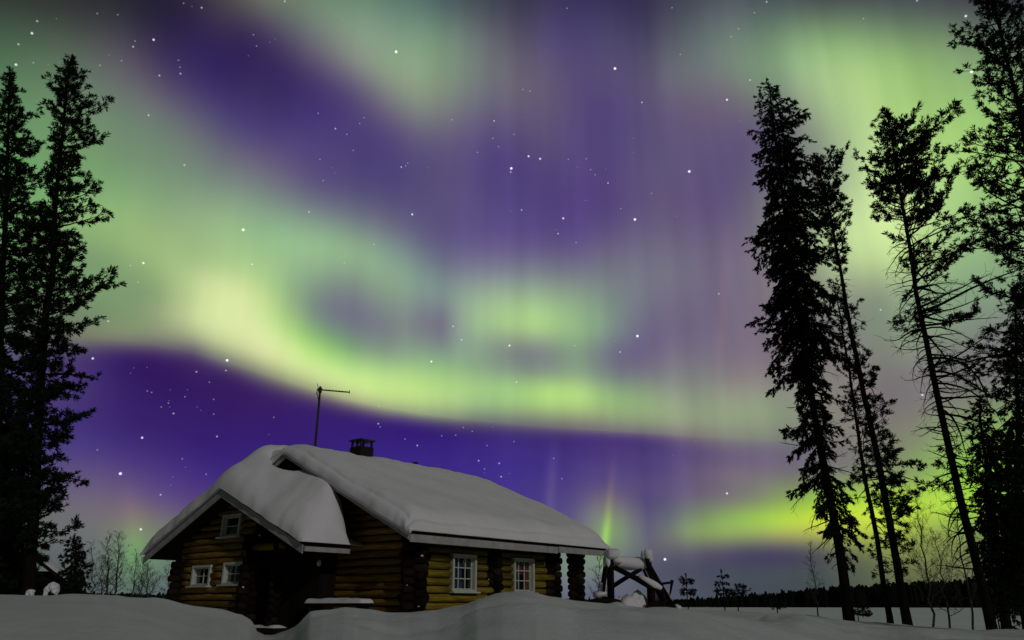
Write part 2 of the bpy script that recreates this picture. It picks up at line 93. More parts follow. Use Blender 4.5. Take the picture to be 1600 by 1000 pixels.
PILLARS = [(6.69, 4.13, 7.81, 11.29, 0.3, (0.11, 0.22, 0.0), (0.06, 0.05, 0.0)), (2.72, 6.3, 3.31, 12.31, 0.4, (0.05, 0.06, 0.02), (0.06, 0.05, 0.03)), (-25.61, 3.67, -26.46, 8.54, 0.6, (0.02, 0.06, 0.0), (0.04, 0.02, 0.01)), (16.3, 18.77, 17.76, 27.43, 0.5, (0.03, 0.02, 0.0), (0.03, 0.01, 0.01))]             # (azimuth, elevation of foot), (azimuth, elevation of tip), width, colours added low and high

world = bpy.data.worlds.new("World")
SC.world = world
world.use_nodes = True
wt = world.node_tree
wt.nodes.clear()


def nd(tree, kind, **kw):
    n = tree.nodes.new(kind)
    for k, v in kw.items():
        setattr(n, k, v)
    return n


def mth(tree, op, a, b=None, c=None, clamp=False):
    n = tree.nodes.new('ShaderNodeMath')
    n.operation = op
    n.use_clamp = clamp
    for i, v in enumerate((a, b, c)):
        if v is None:
            continue
        if isinstance(v, (int, float)):
            n.inputs[i].default_value = v
        else:
            tree.links.new(v, n.inputs[i])
    return n.outputs[0]


def ramp(tree, fac, stops, interp='LINEAR'):
    r = tree.nodes.new('ShaderNodeValToRGB')
    cr = r.color_ramp
    cr.interpolation = interp
    els = cr.elements
    while len(els) < len(stops):
        els.new(0.5)
    for e, (p_, c_) in zip(els, stops):
        e.position = p_
    for e, (p_, c_) in zip(els, stops):
        e.color = (*c_, 1) if len(c_) == 3 else c_
    tree.links.new(fac, r.inputs[0])
    return r.outputs[0]


def mixc(tree, fac, a, b, blend='MIX'):
    n = tree.nodes.new('ShaderNodeMix')
    n.data_type = 'RGBA'
    n.blend_type = blend
    for sock, v in ((n.inputs[0], fac), (n.inputs[6], a), (n.inputs[7], b)):
        if isinstance(v, (int, float)):
            sock.default_value = v
        elif isinstance(v, tuple):
            sock.default_value = (*v, 1)
        else:
            tree.links.new(v, sock)
    return n.outputs[2]


def build_sky():
    t = wt
    tc = nd(t, 'ShaderNodeTexCoord')
    sep = nd(t, 'ShaderNodeSeparateXYZ')
    t.links.new(tc.outputs['Generated'], sep.inputs[0])
    dx, dy, dz = sep.outputs
    az = mth(t, 'MULTIPLY', mth(t, 'ARCTAN2', dx, dy), 180 / math.pi)
    el = mth(t, 'MULTIPLY', mth(t, 'ARCSINE', dz), 180 / math.pi)
    u = mth(t, 'DIVIDE', mth(t, 'SUBTRACT', az, AZ0), AZ1 - AZ0, clamp=True)
    # height of the arc's lower edge at this azimuth
    k = len(EDGE)
    e = mth(t, 'MULTIPLY', ramp(t, u, [(i / (k - 1), (v / 45.0,) * 3) for i, v in enumerate(EDGE)], 'B_SPLINE'), 45.0)
    up = mth(t, 'DIVIDE', mth(t, 'SUBTRACT', EL_TOP, el), mth(t, 'SUBTRACT', EL_TOP, e))
    dn = mth(t, 'ADD', mth(t, 'DIVIDE', mth(t, 'SUBTRACT', e, el), e), 1.0)
    v = mth(t, 'MULTIPLY', mth(t, 'ADD', mth(t, 'MINIMUM', up, 1.0), mth(t, 'SUBTRACT', mth(t, 'MAXIMUM', dn, 1.0), 1.0)), 0.5, clamp=True)
    # soft wander of the curtains
    nz = nd(t, 'ShaderNodeTexNoise', noise_dimensions='2D')
    cmb = nd(t, 'ShaderNodeCombineXYZ')
    t.links.new(mth(t, 'MULTIPLY', az, 0.10), cmb.inputs[0])
    t.links.new(mth(t, 'MULTIPLY', el, 0.035), cmb.inputs[1])
    t.links.new(cmb.outputs[0], nz.inputs['Vector'])
    nz.inputs['Scale'].default_value = 1.0
    nz.inputs['Detail'].default_value = 2.0
    uw = mth(t, 'ADD', u, mth(t, 'MULTIPLY', mth(t, 'SUBTRACT', nz.outputs[0], 0.5), 0.006))
    n = len(SKY)
    ui = mth(t, 'MULTIPLY', uw, n - 1)
    acc = None
    for i, hx in enumerate(SKY):
        st = []
        for j, tr in enumerate(T_ROWS):
            c = [hx[3 * j + q] / 255 for q in range(3)]
            lin = [(x / 12.92 if x <= 0.04045 else ((x + 0.055) / 1.055) ** 2.4) ** (1 / 2.2) for x in c]
            st.append((tr / 2, lin))
        r_ = ramp(t, v, st, 'B_SPLINE')
        acc = r_ if acc is None else mixc(t, mth(t, 'SUBTRACT', ui, i - 1.0, clamp=True), acc, r_)
    # fine vertical rays of the curtains
    n2 = nd(t, 'ShaderNodeTexNoise', noise_dimensions='2D')
    c2 = nd(t, 'ShaderNodeCombineXYZ')
    t.links.new(mth(t, 'MULTIPLY', az, 0.42), c2.inputs[0])
    t.links.new(mth(t, 'MULTIPLY', el, 0.04), c2.inputs[1])
    t.links.new(c2.outputs[0], n2.inputs['Vector'])
    n2.inputs['Scale'].default_value = 1.0
    n2.inputs['Detail'].default_value = 1.5
    n2.inputs['Roughness'].default_value = 0.6
    zone = ramp(t, u, [(0.0, (0.3,) * 3), (0.38, (0.35,) * 3), (0.5, (1,) * 3), (0.8, (1,) * 3), (1, (0.6,) * 3)])
    ray = mth(t, 'ADD', 1.0, mth(t, 'MULTIPLY', mth(t, 'MULTIPLY', mth(t, 'SUBTRACT', n2.outputs[0], 0.5), 0.14), zone))
    # single tall pillars standing out of the curtain
    for a_, e_, a2, e2, wd, lo, hi in PILLARS:
        ctr = mth(t, 'ADD', mth(t, 'MULTIPLY', mth(t, 'SUBTRACT', el, e_), (a2 - a_) / (e2 - e_)), a_)
        dd = mth(t, 'DIVIDE', mth(t, 'SUBTRACT', az, ctr), wd)
        gs = mth(t, 'EXPONENT', mth(t, 'MULTIPLY', mth(t, 'MULTIPLY', dd, dd), -1.0))
        f = mth(t, 'DIVIDE', mth(t, 'SUBTRACT', el, e_ - 3.0), e2 - e_ + 3.0, clamp=True)
        k3 = 3.0 / (e2 - e_ + 3.0)
        add = ramp(t, f, [(0.0, (0, 0, 0)), (k3, lo), (0.45 + 0.5 * k3, hi), (1.0, (0, 0, 0))], 'EASE')
        sc = nd(t, 'ShaderNodeVectorMath', operation='SCALE')
        t.links.new(add, sc.inputs[0])
        t.links.new(gs, sc.inputs['Scale'])
        ad = nd(t, 'ShaderNodeVectorMath', operation='ADD')
        t.links.new(acc, ad.inputs[0])
        t.links.new(sc.outputs[0], ad.inputs[1])
        acc = ad.outputs[0]
    vm = nd(t, 'ShaderNodeVectorMath', operation='SCALE')
    t.links.new(acc, vm.inputs[0])
    t.links.new(ray, vm.inputs['Scale'])
    g = nd(t, 'ShaderNodeGamma')
    t.links.new(vm.outputs[0], g.inputs[0])
    g.inputs[1].default_value = 2.2
    col = g.outputs[0]
    # outside the aurora: plain dim night sky to the sides, behind and overhead
    side = nd(t, 'ShaderNodeMapRange', interpolation_type='SMOOTHSTEP')
    t.links.new(mth(t, 'ABSOLUTE', az), side.inputs[0])
    side.inputs[1].default_value, side.inputs[2].default_value = 44, 75
    top = nd(t, 'ShaderNodeMapRange', interpolation_type='SMOOTHSTEP')
    t.links.new(el, top.inputs[0])
    top.inputs[1].default_value, top.inputs[2].default_value = 45, 66
    out = mth(t, 'MAXIMUM', side.outputs[0], top.outputs[0])
    col = mixc(t, out, col, (0.016, 0.022, 0.019))
    # stars
    star = None
    for rad, gain, lst in STARS:
        dmin = None
        for a_, e_ in lst:
            a_, e_ = math.radians(a_ / 100), math.radians(e_ / 100)
            d = nd(t, 'ShaderNodeVectorMath', operation='DISTANCE')
            t.links.new(tc.outputs['Generated'], d.inputs[0])
            d.inputs[1].default_value = (math.sin(a_) * math.cos(e_), math.cos(a_) * math.cos(e_), math.sin(e_))
            dmin = d.outputs['Value'] if dmin is None else mth(t, 'MINIMUM', dmin, d.outputs['Value'])
        s = mth(t, 'SUBTRACT', 1.35, mth(t, 'MULTIPLY', dmin, 1.35 / rad), clamp=True)
        s = mth(t, 'MULTIPLY', s, gain)
        star = s if star is None else mth(t, 'ADD', star, s)
    va = nd(t, 'ShaderNodeVectorMath', operation='ADD')
    vs = nd(t, 'ShaderNodeVectorMath', operation='SCALE')
    vs.inputs[0].default_value = (0.9, 0.95, 1.0)
    t.links.new(star, vs.inputs['Scale'])
    t.links.new(col, va.inputs[0])
    t.links.new(vs.outputs[0], va.inputs[1])
    bg = nd(t, 'ShaderNodeBackground')
    t.links.new(va.outputs[0], bg.inputs[0])
    bg.inputs[1].default_value = 1.0
    o = nd(t, 'ShaderNodeOutputWorld')
    t.links.new(bg.outputs[0], o.inputs[0])


build_sky()
world.cycles.sampling_method = 'MANUAL'
world.cycles.sample_map_resolution = 512

MOON_AZ, MOON_EL = math.radians(148), math.radians(24)
moon_data = bpy.data.lights.new("moon", 'SUN')
moon_data.energy = 0.60
moon_data.angle = math.radians(1.5)
moon_data.color = (1.0, 0.95, 0.94)
moon = bpy.data.objects.new("moon", moon_data)
COL.objects.link(moon)
mv = Vector((math.sin(MOON_AZ) * math.cos(MOON_EL), math.cos(MOON_AZ) * math.cos(MOON_EL), math.sin(MOON_EL)))
moon.rotation_euler = mv.to_track_quat('Z', 'Y').to_euler()


# ------------------------------------------------------------------ materials
def material(name, base=(0.5, 0.5, 0.5), rough=0.7, var=0.0, scale=8.0, stretch=(1, 1, 1), bump=0.0, island=0.0, second=None, spec=0.3, coord='Object', detail=5.0, fine=0):
    m = bpy.data.materials.new(name)
    m.use_nodes = True
    t = m.node_tree
    b = t.nodes['Principled BSDF']
    b.inputs['Roughness'].default_value = rough
    b.inputs['Specular IOR Level'].default_value = spec
    tc = nd(t, 'ShaderNodeTexCoord')
    mp = nd(t, 'ShaderNodeMapping')
    mp.inputs['Scale'].default_value = stretch
    t.links.new(tc.outputs[coord], mp.inputs[0])
    nz = nd(t, 'ShaderNodeTexNoise')
    nz.inputs['Scale'].default_value = scale
    nz.inputs['Detail'].default_value = detail
    t.links.new(mp.outputs[0], nz.inputs['Vector'])
    two = second or tuple(c * (1 - var) for c in base)
    fac = nz.outputs[0]
    st = nd(t, 'ShaderNodeMapRange')
    st.inputs[1].default_value, st.inputs[2].default_value = 0.3, 0.7
    t.links.new(fac, st.inputs[0])
    c = mixc(t, st.outputs[0], base, two)
    if island:
        ge = nd(t, 'ShaderNodeNewGeometry')
        k = mth(t, 'ADD', 1 - island, mth(t, 'MULTIPLY', ge.outputs['Random Per Island'], 2 * island))
        vm = nd(t, 'ShaderNodeVectorMath', operation='SCALE')
        t.links.new(c, vm.inputs[0])
        t.links.new(k, vm.inputs['Scale'])
        c = vm.outputs[0]
    t.links.new(c, b.inputs['Base Color'])
    if bump:
        bp = nd(t, 'ShaderNodeBump')
        bp.inputs['Strength'].default_value = bump
        bp.inputs['Distance'].default_value = 0.03
        if fine:
            n3 = nd(t, 'ShaderNodeTexNoise')
            n3.inputs['Scale'].default_value = fine
            n3.inputs['Detail'].default_value = 4.0
            t.links.new(tc.outputs[coord], n3.inputs['Vector'])
            t.links.new(mth(t, 'ADD', nz.outputs[0], mth(t, 'MULTIPLY', n3.outputs[0], 0.35)), bp.inputs['Height'])
        else:
            t.links.new(nz.outputs[0], bp.inputs['Height'])
        t.links.new(bp.outputs[0], b.inputs['Normal'])
    return m


M = {}
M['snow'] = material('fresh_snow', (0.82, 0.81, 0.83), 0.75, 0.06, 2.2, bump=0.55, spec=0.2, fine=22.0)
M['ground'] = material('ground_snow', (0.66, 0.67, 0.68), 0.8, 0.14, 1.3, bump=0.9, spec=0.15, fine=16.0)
M['lake'] = material('lake_snow', (0.74, 0.76, 0.78), 0.8, 0.10, 0.08, bump=0.1, spec=0.2)
M['log'] = material('honey_log', (0.275, 0.200, 0.013), 0.7, 0.7, 2.2, (1, 7, 14), 0.6, 0.42)
M['logv'] = material('honey_log_gable', (0.28, 0.158, 0.020), 0.7, 0.7, 2.2, (7, 1, 14), 0.6, 0.42)
M['logend'] = material('weathered_log_end', (0.022, 0.014, 0.008), 0.9, 0.6, 7.0, bump=0.4, island=0.7, spec=0.1)
M['dark'] = material('dark_wood_and_shade', (0.016, 0.013, 0.010), 0.9, 0.4, 6.0, (1, 1, 5), 0.3, island=0.3, spec=0.1)  # dark wood; on the porch boards and door its tone stands in for shade
M['fascia'] = material('grey_painted_board', (0.42, 0.42, 0.40), 0.7, 0.3, 5.0, (1, 1, 1), 0.2)
M['white'] = material('white_window_paint', (0.56, 0.60, 0.50), 0.55, 0.2, 9.0)
M['brick'] = material('sooty_brick', (0.028, 0.024, 0.022), 0.9, 0.5, 14.0, bump=0.5, spec=0.1)
M['metal'] = material('dark_metal', (0.03, 0.03, 0.032), 0.6, 0.3, 9.0)
M['bark'] = material('dark_bark', (0.013, 0.011, 0.009), 0.95, 0.5, 9.0, (1, 1, 0.25), 0.6, spec=0.05)
M['birch'] = material('grey_birch_bark', (0.075, 0.068, 0.062), 0.95, 0.5, 7.0, (1, 1, 2), 0.2, spec=0.05)
M['needle'] = material('pine_needles', (0.016, 0.030, 0.013), 0.9, 0.5, 1.2, island=0.35, spec=0.05)
M['forest'] = material('far_spruce', (0.010, 0.014, 0.010), 0.95, 0.4, 0.05, spec=0.0)
M['timber'] = material('old_timber', (0.013, 0.010, 0.008), 0.9, 0.4, 6.0, (1, 1, 3), 0.3, spec=0.1)
M['redcloth'] = material('red_curtain', (0.50, 0.10, 0.07), 0.9, 0.3, 30.0, spec=0.05)
M['bluecloth'] = material('blue_grey_curtain', (0.16, 0.20, 0.40), 0.9, 0.3, 12.0, spec=0.05)
M['room'] = material('dark_room', (0.020, 0.020, 0.024), 0.95, 0.3, 3.0, spec=0.0)
M['lantern'] = material('frosted_lamp_glass', (0.6, 0.6, 0.52), 0.4, 0.1, 5.0)


def glass_mat():
    m = bpy.data.materials.new('window_glass')
    m.use_nodes = True
    t = m.node_tree
    t.nodes.clear()
    o = nd(t, 'ShaderNodeOutputMaterial')
    mx = nd(t, 'ShaderNodeMixShader')
    tr = nd(t, 'ShaderNodeBsdfTransparent')
    tr.inputs[0].default_value = (0.8, 0.85, 0.85, 1)
    gl = nd(t, 'ShaderNodeBsdfGlossy')
    gl.inputs['Roughness'].default_value = 0.03
    mx.inputs[0].default_value = 0.10
    t.links.new(tr.outputs[0], mx.inputs[1])
    t.links.new(gl.outputs[0], mx.inputs[2])
    t.links.new(mx.outputs[0], o.inputs[0])
    return m


M['glass'] = glass_mat()


# ------------------------------------------------------------------ mesh helpers
class MB:
    def __init__(self):
        self.v, self.f, self.n = [], [], 0

    def add(self, v, f):
        v = np.asarray(v, float).reshape(-1, 3)
        self.v.append(v)
        self.f.extend([tuple(int(i) + self.n for i in q) for q in f])
        self.n += len(v)

    def box(self, lo, hi, rot=None, at=(0, 0, 0)):
        x0, y0, z0 = lo
        x1, y1, z1 = hi
        v = np.array([(x0, y0, z0), (x1, y0, z0), (x1, y1, z0), (x0, y1, z0), (x0, y0, z1), (x1, y0, z1), (x1, y1, z1), (x0, y1, z1)])
        if rot is not None:
            v = v @ np.array(rot).T
        self.add(v + np.array(at), [(0, 3, 2, 1), (4, 5, 6, 7), (0, 1, 5, 4), (1, 2, 6, 5), (2, 3, 7, 6), (3, 0, 4, 7)])

    def tube(self, pts, rad, sides=6, cap=True):
        pts = np.asarray(pts, float)
        n = len(pts)
        if np.isscalar(rad):
            rad = [rad] * n
        tan = np.gradient(pts, axis=0)
        tan /= np.linalg.norm(tan, axis=1)[:, None] + 1e-12
        ref = np.array([0, 0, 1.0]) if abs(tan[0][2]) < 0.9 else np.array([1.0, 0, 0])
        V = []
        for i in range(n):
            a = np.cross(tan[i], ref)
            a /= np.linalg.norm(a) + 1e-12
            b = np.cross(tan[i], a)
            for k in range(sides):
                th = 2 * math.pi * k / sides
                V.append(pts[i] + rad[i] * (math.cos(th) * a + math.sin(th) * b))
        F = [(i * sides + k, i * sides + (k + 1) % sides, (i + 1) * sides + (k + 1) % sides, (i + 1) * sides + k) for i in range(n - 1) for k in range(sides)]
        if cap:
            F.append(tuple(range(sides))[::-1])
            F.append(tuple((n - 1) * sides + k for k in range(sides)))
        self.add(V, F)

    def grid(self, P, flip=False):
        P = np.asarray(P, float)
        a, b = P.shape[:2]
        F = [(i * b + j, (i + 1) * b + j, (i + 1) * b + j + 1, i * b + j + 1) for i in range(a - 1) for j in range(b - 1)]
        if flip:
            F = [q[::-1] for q in F]
        self.add(P.reshape(-1, 3), F)

    def blob(self, c, r, seed=0, nu=14, nv=9, amp=0.15, squash=1.0, pw=1.0):
        rg = np.random.default_rng(seed)
        ph = rg.uniform(0, 6.28, 6)
        V = []
        for j in range(nv + 1):
            th = math.pi * j / nv
            for i in range(nu):
                p = 2 * math.pi * i / nu
                w = 1 + amp * (math.sin(2 * p + ph[0] + th * 2) * 0.5 + math.sin(3 * p + ph[1]) * 0.3 * math.sin(th * 2 + ph[2]) + 0.4 * math.sin(th * 3 + ph[3]))
                q = lambda x: math.copysign(abs(x) ** pw, x)
                w += amp * .55 * (math.sin(5 * p + 3.1 * th + ph[4]) * math.sin(3 * th + ph[5]) * .5 + .35 * math.sin(7 * p - 4 * th + ph[0] * 2) * math.sin(th)) if nu > 12 else 0
                V.append((c[0] + r[0] * w * q(math.sin(th)) * q(math.cos(p)), c[1] + r[1] * w * q(math.sin(th)) * q(math.sin(p)), c[2] + r[2] * w * q(math.cos(th)) * squash))
        F = [(j * nu + i, (j + 1) * nu + i, (j + 1) * nu + (i + 1) % nu, j * nu + (i + 1) % nu) for j in range(nv) for i in range(nu)]
        self.add(V, F)

    def build(self, name, mat, parent=None, smooth=False):
        me = bpy.data.meshes.new(name)
        me.from_pydata(np.concatenate(self.v).tolist() if self.v else [], [], self.f)
        return link(name, me, mat, parent, smooth)


def link(name, me, mat, parent=None, smooth=False):
    me.materials.append(mat)
    if smooth:
        me.polygons.foreach_set('use_smooth', [True] * len(me.polygons))
    me.update()
    o = bpy.data.objects.new(name, me)
    COL.objects.link(o)
    if parent:
        o.parent = parent
    return o


def tag(o, label=None, cat=None, group=None, kind=None):
    if label:
        o['label'] = label
    if cat:
        o['category'] = cat
    if group:
        o['group'] = group
    if kind:
        o['kind'] = kind
    return o


def empty(name, loc=(0, 0, 0), rz=0.0, **kw):
    o = bpy.data.objects.new(name, None)
    o.empty_display_size = 0.3
    COL.objects.link(o)
    o.location = loc
    o.rotation_euler = (0, 0, rz)
    return tag(o, **kw)


def smooth_noise(x, y, seed, scale, octaves=3):
    """sum of random plane waves: smooth, never tiled in view"""
    rg = np.random.default_rng(seed)
    out = np.zeros_like(x, dtype=float)
    amp, tot = 1.0, 0.0
    for o in range(octaves):
        for k in range(5):
            a, p = rg.uniform(0, 2 * math.pi, 2)
            w = 2 * math.pi / (scale * rg.uniform(0.7, 1.4))
            out += amp * np.sin(w * (x * math.cos(a) + y * math.sin(a)) + p + 1.3 * np.sin(w * 0.4 * (x * math.sin(a) - y * math.cos(a)) + p * 2))
            tot += amp
        amp *= 0.5
        scale *= 0.48
    return out / tot * 2


# ------------------------------------------------------------------ ground, lake, far shore
def px_az(px):
    return math.atan((px - 800) / 1270.1)


CREST = [  # picture column of the azimuth -> (height against the horizon row 944, distance of the crest, ground level behind it)
    (-900, 930, 11, .75), (0, 937, 11, .72), (100, 936, 11, .72), (180, 937, 11, .70), (240, 941, 11.5, .62), (300, 951, 12, .55), (350, 955, 12.3, .5), (380, 959, 12.5, .4),
    (396, 967, 12.6, .25), (405, 979, 12.8, .1), (412, 999, 13.2, .05), (418, 1012, 14, .0), (432, 1012, 14, .0), (441, 1001, 13.6, .05), (452, 991, 13.4, .1), (464, 981, 13.5, .2), (474, 968, 13.6, .35), (486, 957, 13.8, .5),
    (505, 953, 14, .5), (540, 949, 14.5, .55), (580, 952, 14.7, .5), (605, 956, 15, .5), (640, 958, 15.2, .5), (685, 955, 15.5, .5), (720, 948, 15.8, .55), (745, 939, 16, .7), (785, 933.5, 16.5, .8), (830, 932, 17, .85),
    (870, 936, 17.3, .8), (900, 941, 17.6, .75), (950, 946, 18, .68), (1000, 950, 18.5, .6), (1060, 952.5, 19, .5), (1120, 953, 20, .42), (1180, 955, 21, .3), (1240, 957, 22, .1), (1300, 963, 22.5, -.1),
    (1350, 967, 22.5, -.4), (1450, 970, 22, -.6), (1520, 972, 21, -.6), (1600, 970, 20, -.6), (2500, 965, 20, -.6)]
CA = np.array([px_az(c[0]) for c in CREST])


DRIFTS = [(1245, 12.5, .21, .55, 1.2), (1310, 13.5, .10, .5, 1.4), (1165, 11.0, .10, .4, .8), (1060, 10.0, .17, .6, .8), (985, 9.5, .10, .45, .9), (1010, 13.5, -.16, 1.0, .9), (1120, 14.5, -.14, .9, .9), (900, 11.0, -.10, .9, 1.0), (640, 10.5, .13, .6, 1.0),
          (560, 11.5, -.10, .7, .9), (720, 12.5, -.08, .6, .8), (1195, 13.2, .05, .10, .14), (965, 15.5, .06, .14, .2), (1420, 14, .12, .8, 1.4), (1500, 11, .14, .8, 1.2), (480, 12.6, .05, .3, .5), (300, 8.5, .05, .9, .8), (190, 9.5, -.04, .25, .3)]


def ground_h(x, y):
    x, y = np.asarray(x, float), np.asarray(y, float)
    r = np.hypot(x, y)
    az = np.arctan2(x, y)
    rc = np.interp(az, CA, [c[2] for c in CREST])
    zc = 0.75 + np.interp(az, CA, [(944 - c[1]) / 1270.1 * c[2] / math.cos(px_az(c[0])) for c in CREST])
    zb = np.interp(az, CA, [c[3] for c in CREST])
    t = np.clip(r / rc, 0, 1)
    near = -0.35 + (np.minimum(zc, 0.9) + 0.35) * (1 - (1 - t) ** 2.6)
    t2 = np.clip((r - rc) / 6.0, 0, 1)
    s2 = t2 * t2 * (3 - 2 * t2)
    h = np.where(r < rc, near, zc + (zb - zc) * s2)
    vis = np.clip((r - 1.5) / 3, 0, 1) * np.clip((rc - r) / (0.22 * rc), 0.12, 1)
    lum = smooth_noise(x, y, 5, 4.2, 3) * 0.055 + smooth_noise(x, y, 9, 1.6, 3) * 0.022
    lum += np.where(az > px_az(560), 1, 0.45) * np.clip((az - px_az(430)) * 6, 0, 1) * 0.05 * 1.6 * smooth_noise(x * 0.55 - y * 0.2, y * 1.3, 21, 2.6, 3)
    lum += 0.022 * (0.5 - np.abs(smooth_noise(x, y, 44, 0.8, 3))) * np.clip(smooth_noise(x, y, 45, 3.0, 1) + .3, 0, 1.2)
    h = h + lum * np.where(r < rc, vis, np.clip(1.0 - (r - rc) / 30, 0.12, 1) * 0.5)
    # nearer drifts and trodden hollows
    for px_, rr, hh, sl, sr in DRIFTS:
        a_ = px_az(px_)
        lat = (az - a_) * r
        h = h + hh * np.exp(-(lat / sl) ** 2 - ((r - rr) / sr) ** 2)
    # shore: falls to the lake in front and to the right, wooded flat behind the house
    lake = np.clip((az - px_az(900)) / 0.25, 0, 1)
    far = np.clip((r - 30) / 22, 0, 1)
    h = h + (-2.0 - h) * far * lake
    fb = np.clip((r - 60) / 60, 0, 1)
    return h + (-2.0 - h) * fb * (1 - lake)


def polar(name, naz, radii, hf, mat, a0=-math.pi, a1=math.pi, dense=None):
    az = np.concatenate([np.linspace(-math.pi, px_az(-200), 60)[:-1], np.linspace(px_az(-200), px_az(1800), naz), np.linspace(px_az(1800), math.pi, 60)[1:]])
    A, Rr = np.meshgrid(az, radii, indexing='ij')
    X, Y = Rr * np.sin(A), Rr * np.cos(A)
    b = MB()
    b.grid(np.stack([X, Y, hf(X, Y)], -1), flip=True)
    return b.build(name, mat, None, True)


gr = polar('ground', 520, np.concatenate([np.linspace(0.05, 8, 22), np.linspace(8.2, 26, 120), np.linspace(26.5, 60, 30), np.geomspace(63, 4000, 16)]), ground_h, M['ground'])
tag(gr, kind='structure')
lk = MB()
LR = np.concatenate([[0.1], np.geomspace(20, 4500, 40)])
A_, R_ = np.meshgrid(np.linspace(-math.pi, math.pi, 97), LR, indexing='ij')
lk.grid(np.stack([R_ * np.sin(A_), R_ * np.cos(A_), np.full_like(R_, -0.78)], -1), flip=True)
tag(lk.build('lake', M['lake'], None, True), kind='structure')


def far_forest():
    rg = np.random.default_rng(3)
    top_px = [(-400, 930), (200, 930), (600, 930), (1000, 937), (1060, 936), (1100, 934), (1150, 931), (1200, 929), (1260, 924), (1320, 919), (1400, 918), (1600, 915), (2100, 910)]
    b = MB()
    for k in range(5200):
        px = rg.uniform(-500, 2200)
        a = px_az(px)
        R = rg.uniform(430, 560)
        ty = np.interp(px, [p_[0] for p_ in top_px], [p_[1] for p_ in top_px])
        ht = (944 - ty) / 1270.1 * 470 / math.cos(a) + 1.5
        h = max(3.0, ht * rg.uniform(0.80, 1.0) + (rg.uniform(0, 1.4) if rg.random() < .10 else 0))
        w = h * rg.uniform(0.13, 0.22)
        c = np.array((R * math.sin(a), R * math.cos(a), -0.9))
        V = []
        for lv, (zz, ww) in enumerate(((0, .8), (.3, 1.0), (.7, .75), (1.0, .22))):
            for q in range(5):
                th = 2 * math.pi * q / 5 + k
                V.append(c + np.array((w * ww * math.cos(th), w * ww * math.sin(th), h * zz)))
        b.add(V, [(l * 5 + q, l * 5 + (q + 1) % 5, (l + 1) * 5 + (q + 1) % 5, (l + 1) * 5 + q) for l in range(3) for q in range(5)])
    o = b.build('forest', M['forest'])
    tag(o, 'black band of forest along the far lake shore', 'forest', kind='stuff')


far_forest()


# ------------------------------------------------------------------ the log cabin
AZR = math.radians(39.847)
HC = Vector((-2.48329, 20.34904, 0.0))
HROT = math.pi / 2 - AZR
cabin = empty('log_cabin', HC, HROT, label='honey coloured log cabin with snow covered gable roofs and white windows', cat='cabin')

RIDGE_V, SLOPE, EAVE_Z, OV = 4.8, 0.475, 2.42, 0.72
W_MAIN = 2 * RIDGE_V
LEN = 5.88


def roof_z(v):
    return EAVE_Z + (np.minimum(v, W_MAIN - np.asarray(v)) + OV) * SLOPE


WR_V, WR_HALF, WR_Z0, WR_SL = 6.2, 4.2, 2.22, 0.413      # front wing: ridge position, half width, eave height, slope


def wing_z(v):
    return WR_Z0 + (WR_HALF - np.abs(np.asarray(v) - WR_V)) * WR_SL


LR_, LP = 0.093, 0.200      # log radius, course height


def log_wall(mb, axis, fixed, spans_for, z0, n, seed, both=False):
    """a stack of logs along one axis; spans_for(z) gives the stretches left by openings"""
    rg = random.Random(seed)
    for k in range(n):
        z = z0 + k * LP
        for a, b in spans_for(z):
            if b - a < 0.06:
                continue
            r = LR_ * rg.uniform(0.90, 1.07)
            off = rg.uniform(-0.012, 0.012)
            m_ = max(2, int((b - a) / 0.8))
            pts = []
            for i in range(m_ + 1):
                s = a + (b - a) * i / m_
                zz = z + rg.uniform(-0.008, 0.008)
                pts.append((s, fixed + off, zz) if axis == 'u' else (fixed + off, s, zz))
            mb.tube(pts, r, 10)


def cut(a, b, holes, z):
    """the stretch a..b without the openings that contain height z"""
    out = [(a, b)]
    for (h0, h1, zl, zh) in holes:
        if zl - 0.04 < z < zh + 0.04:
            nxt = []
            for (p_, q_) in out:
                if h1 <= p_ or h0 >= q_:
                    nxt.append((p_, q_))
                else:
                    nxt += [(p_, h0), (h1, q_)]
            out = nxt
    return out


SIDE_WIN = [(1.33, 2.17, 1.09, 1.97), (3.89, 4.73, 1.09, 1.97)]
mb = MB()
log_wall(mb, 'u', 0.0, lambda z: cut(0.0, LEN, SIDE_WIN, z), 0.1, 13, 1)
mb.build('long_wall', M['log'], cabin, True)
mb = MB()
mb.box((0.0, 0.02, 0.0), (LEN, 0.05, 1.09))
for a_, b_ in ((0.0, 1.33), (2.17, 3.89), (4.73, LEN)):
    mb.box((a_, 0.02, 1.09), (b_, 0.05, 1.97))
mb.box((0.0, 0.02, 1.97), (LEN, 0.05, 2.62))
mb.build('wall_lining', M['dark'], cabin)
mb = MB()


def gable_span(z):
    lo = max(0.0, (z + 0.16 - EAVE_Z) / SLOPE - OV)
    return [(lo, W_MAIN - lo)] if W_MAIN - 2 * lo > 0.3 else []


log_wall(mb, 'v', 0.0, gable_span, 0.2, 24, 2)
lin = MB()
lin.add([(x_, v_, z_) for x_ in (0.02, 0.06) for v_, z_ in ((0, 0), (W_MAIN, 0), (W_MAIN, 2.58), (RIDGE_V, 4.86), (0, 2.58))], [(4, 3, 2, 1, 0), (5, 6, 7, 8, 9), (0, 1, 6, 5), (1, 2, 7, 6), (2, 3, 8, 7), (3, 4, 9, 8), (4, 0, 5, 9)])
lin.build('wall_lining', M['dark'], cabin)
mb.build('gable_wall', M['logv'], cabin, True)
mb = MB()
log_wall(mb, 'v', LEN, gable_span, 0.2, 24, 3)
mb.build('gable_wall', M['logv'], cabin, True)
mb = MB()
log_wall(mb, 'u', W_MAIN, lambda z: [(0.0, LEN)], 0.1, 13, 4)
mb.build('long_wall', M['log'], cabin, True)

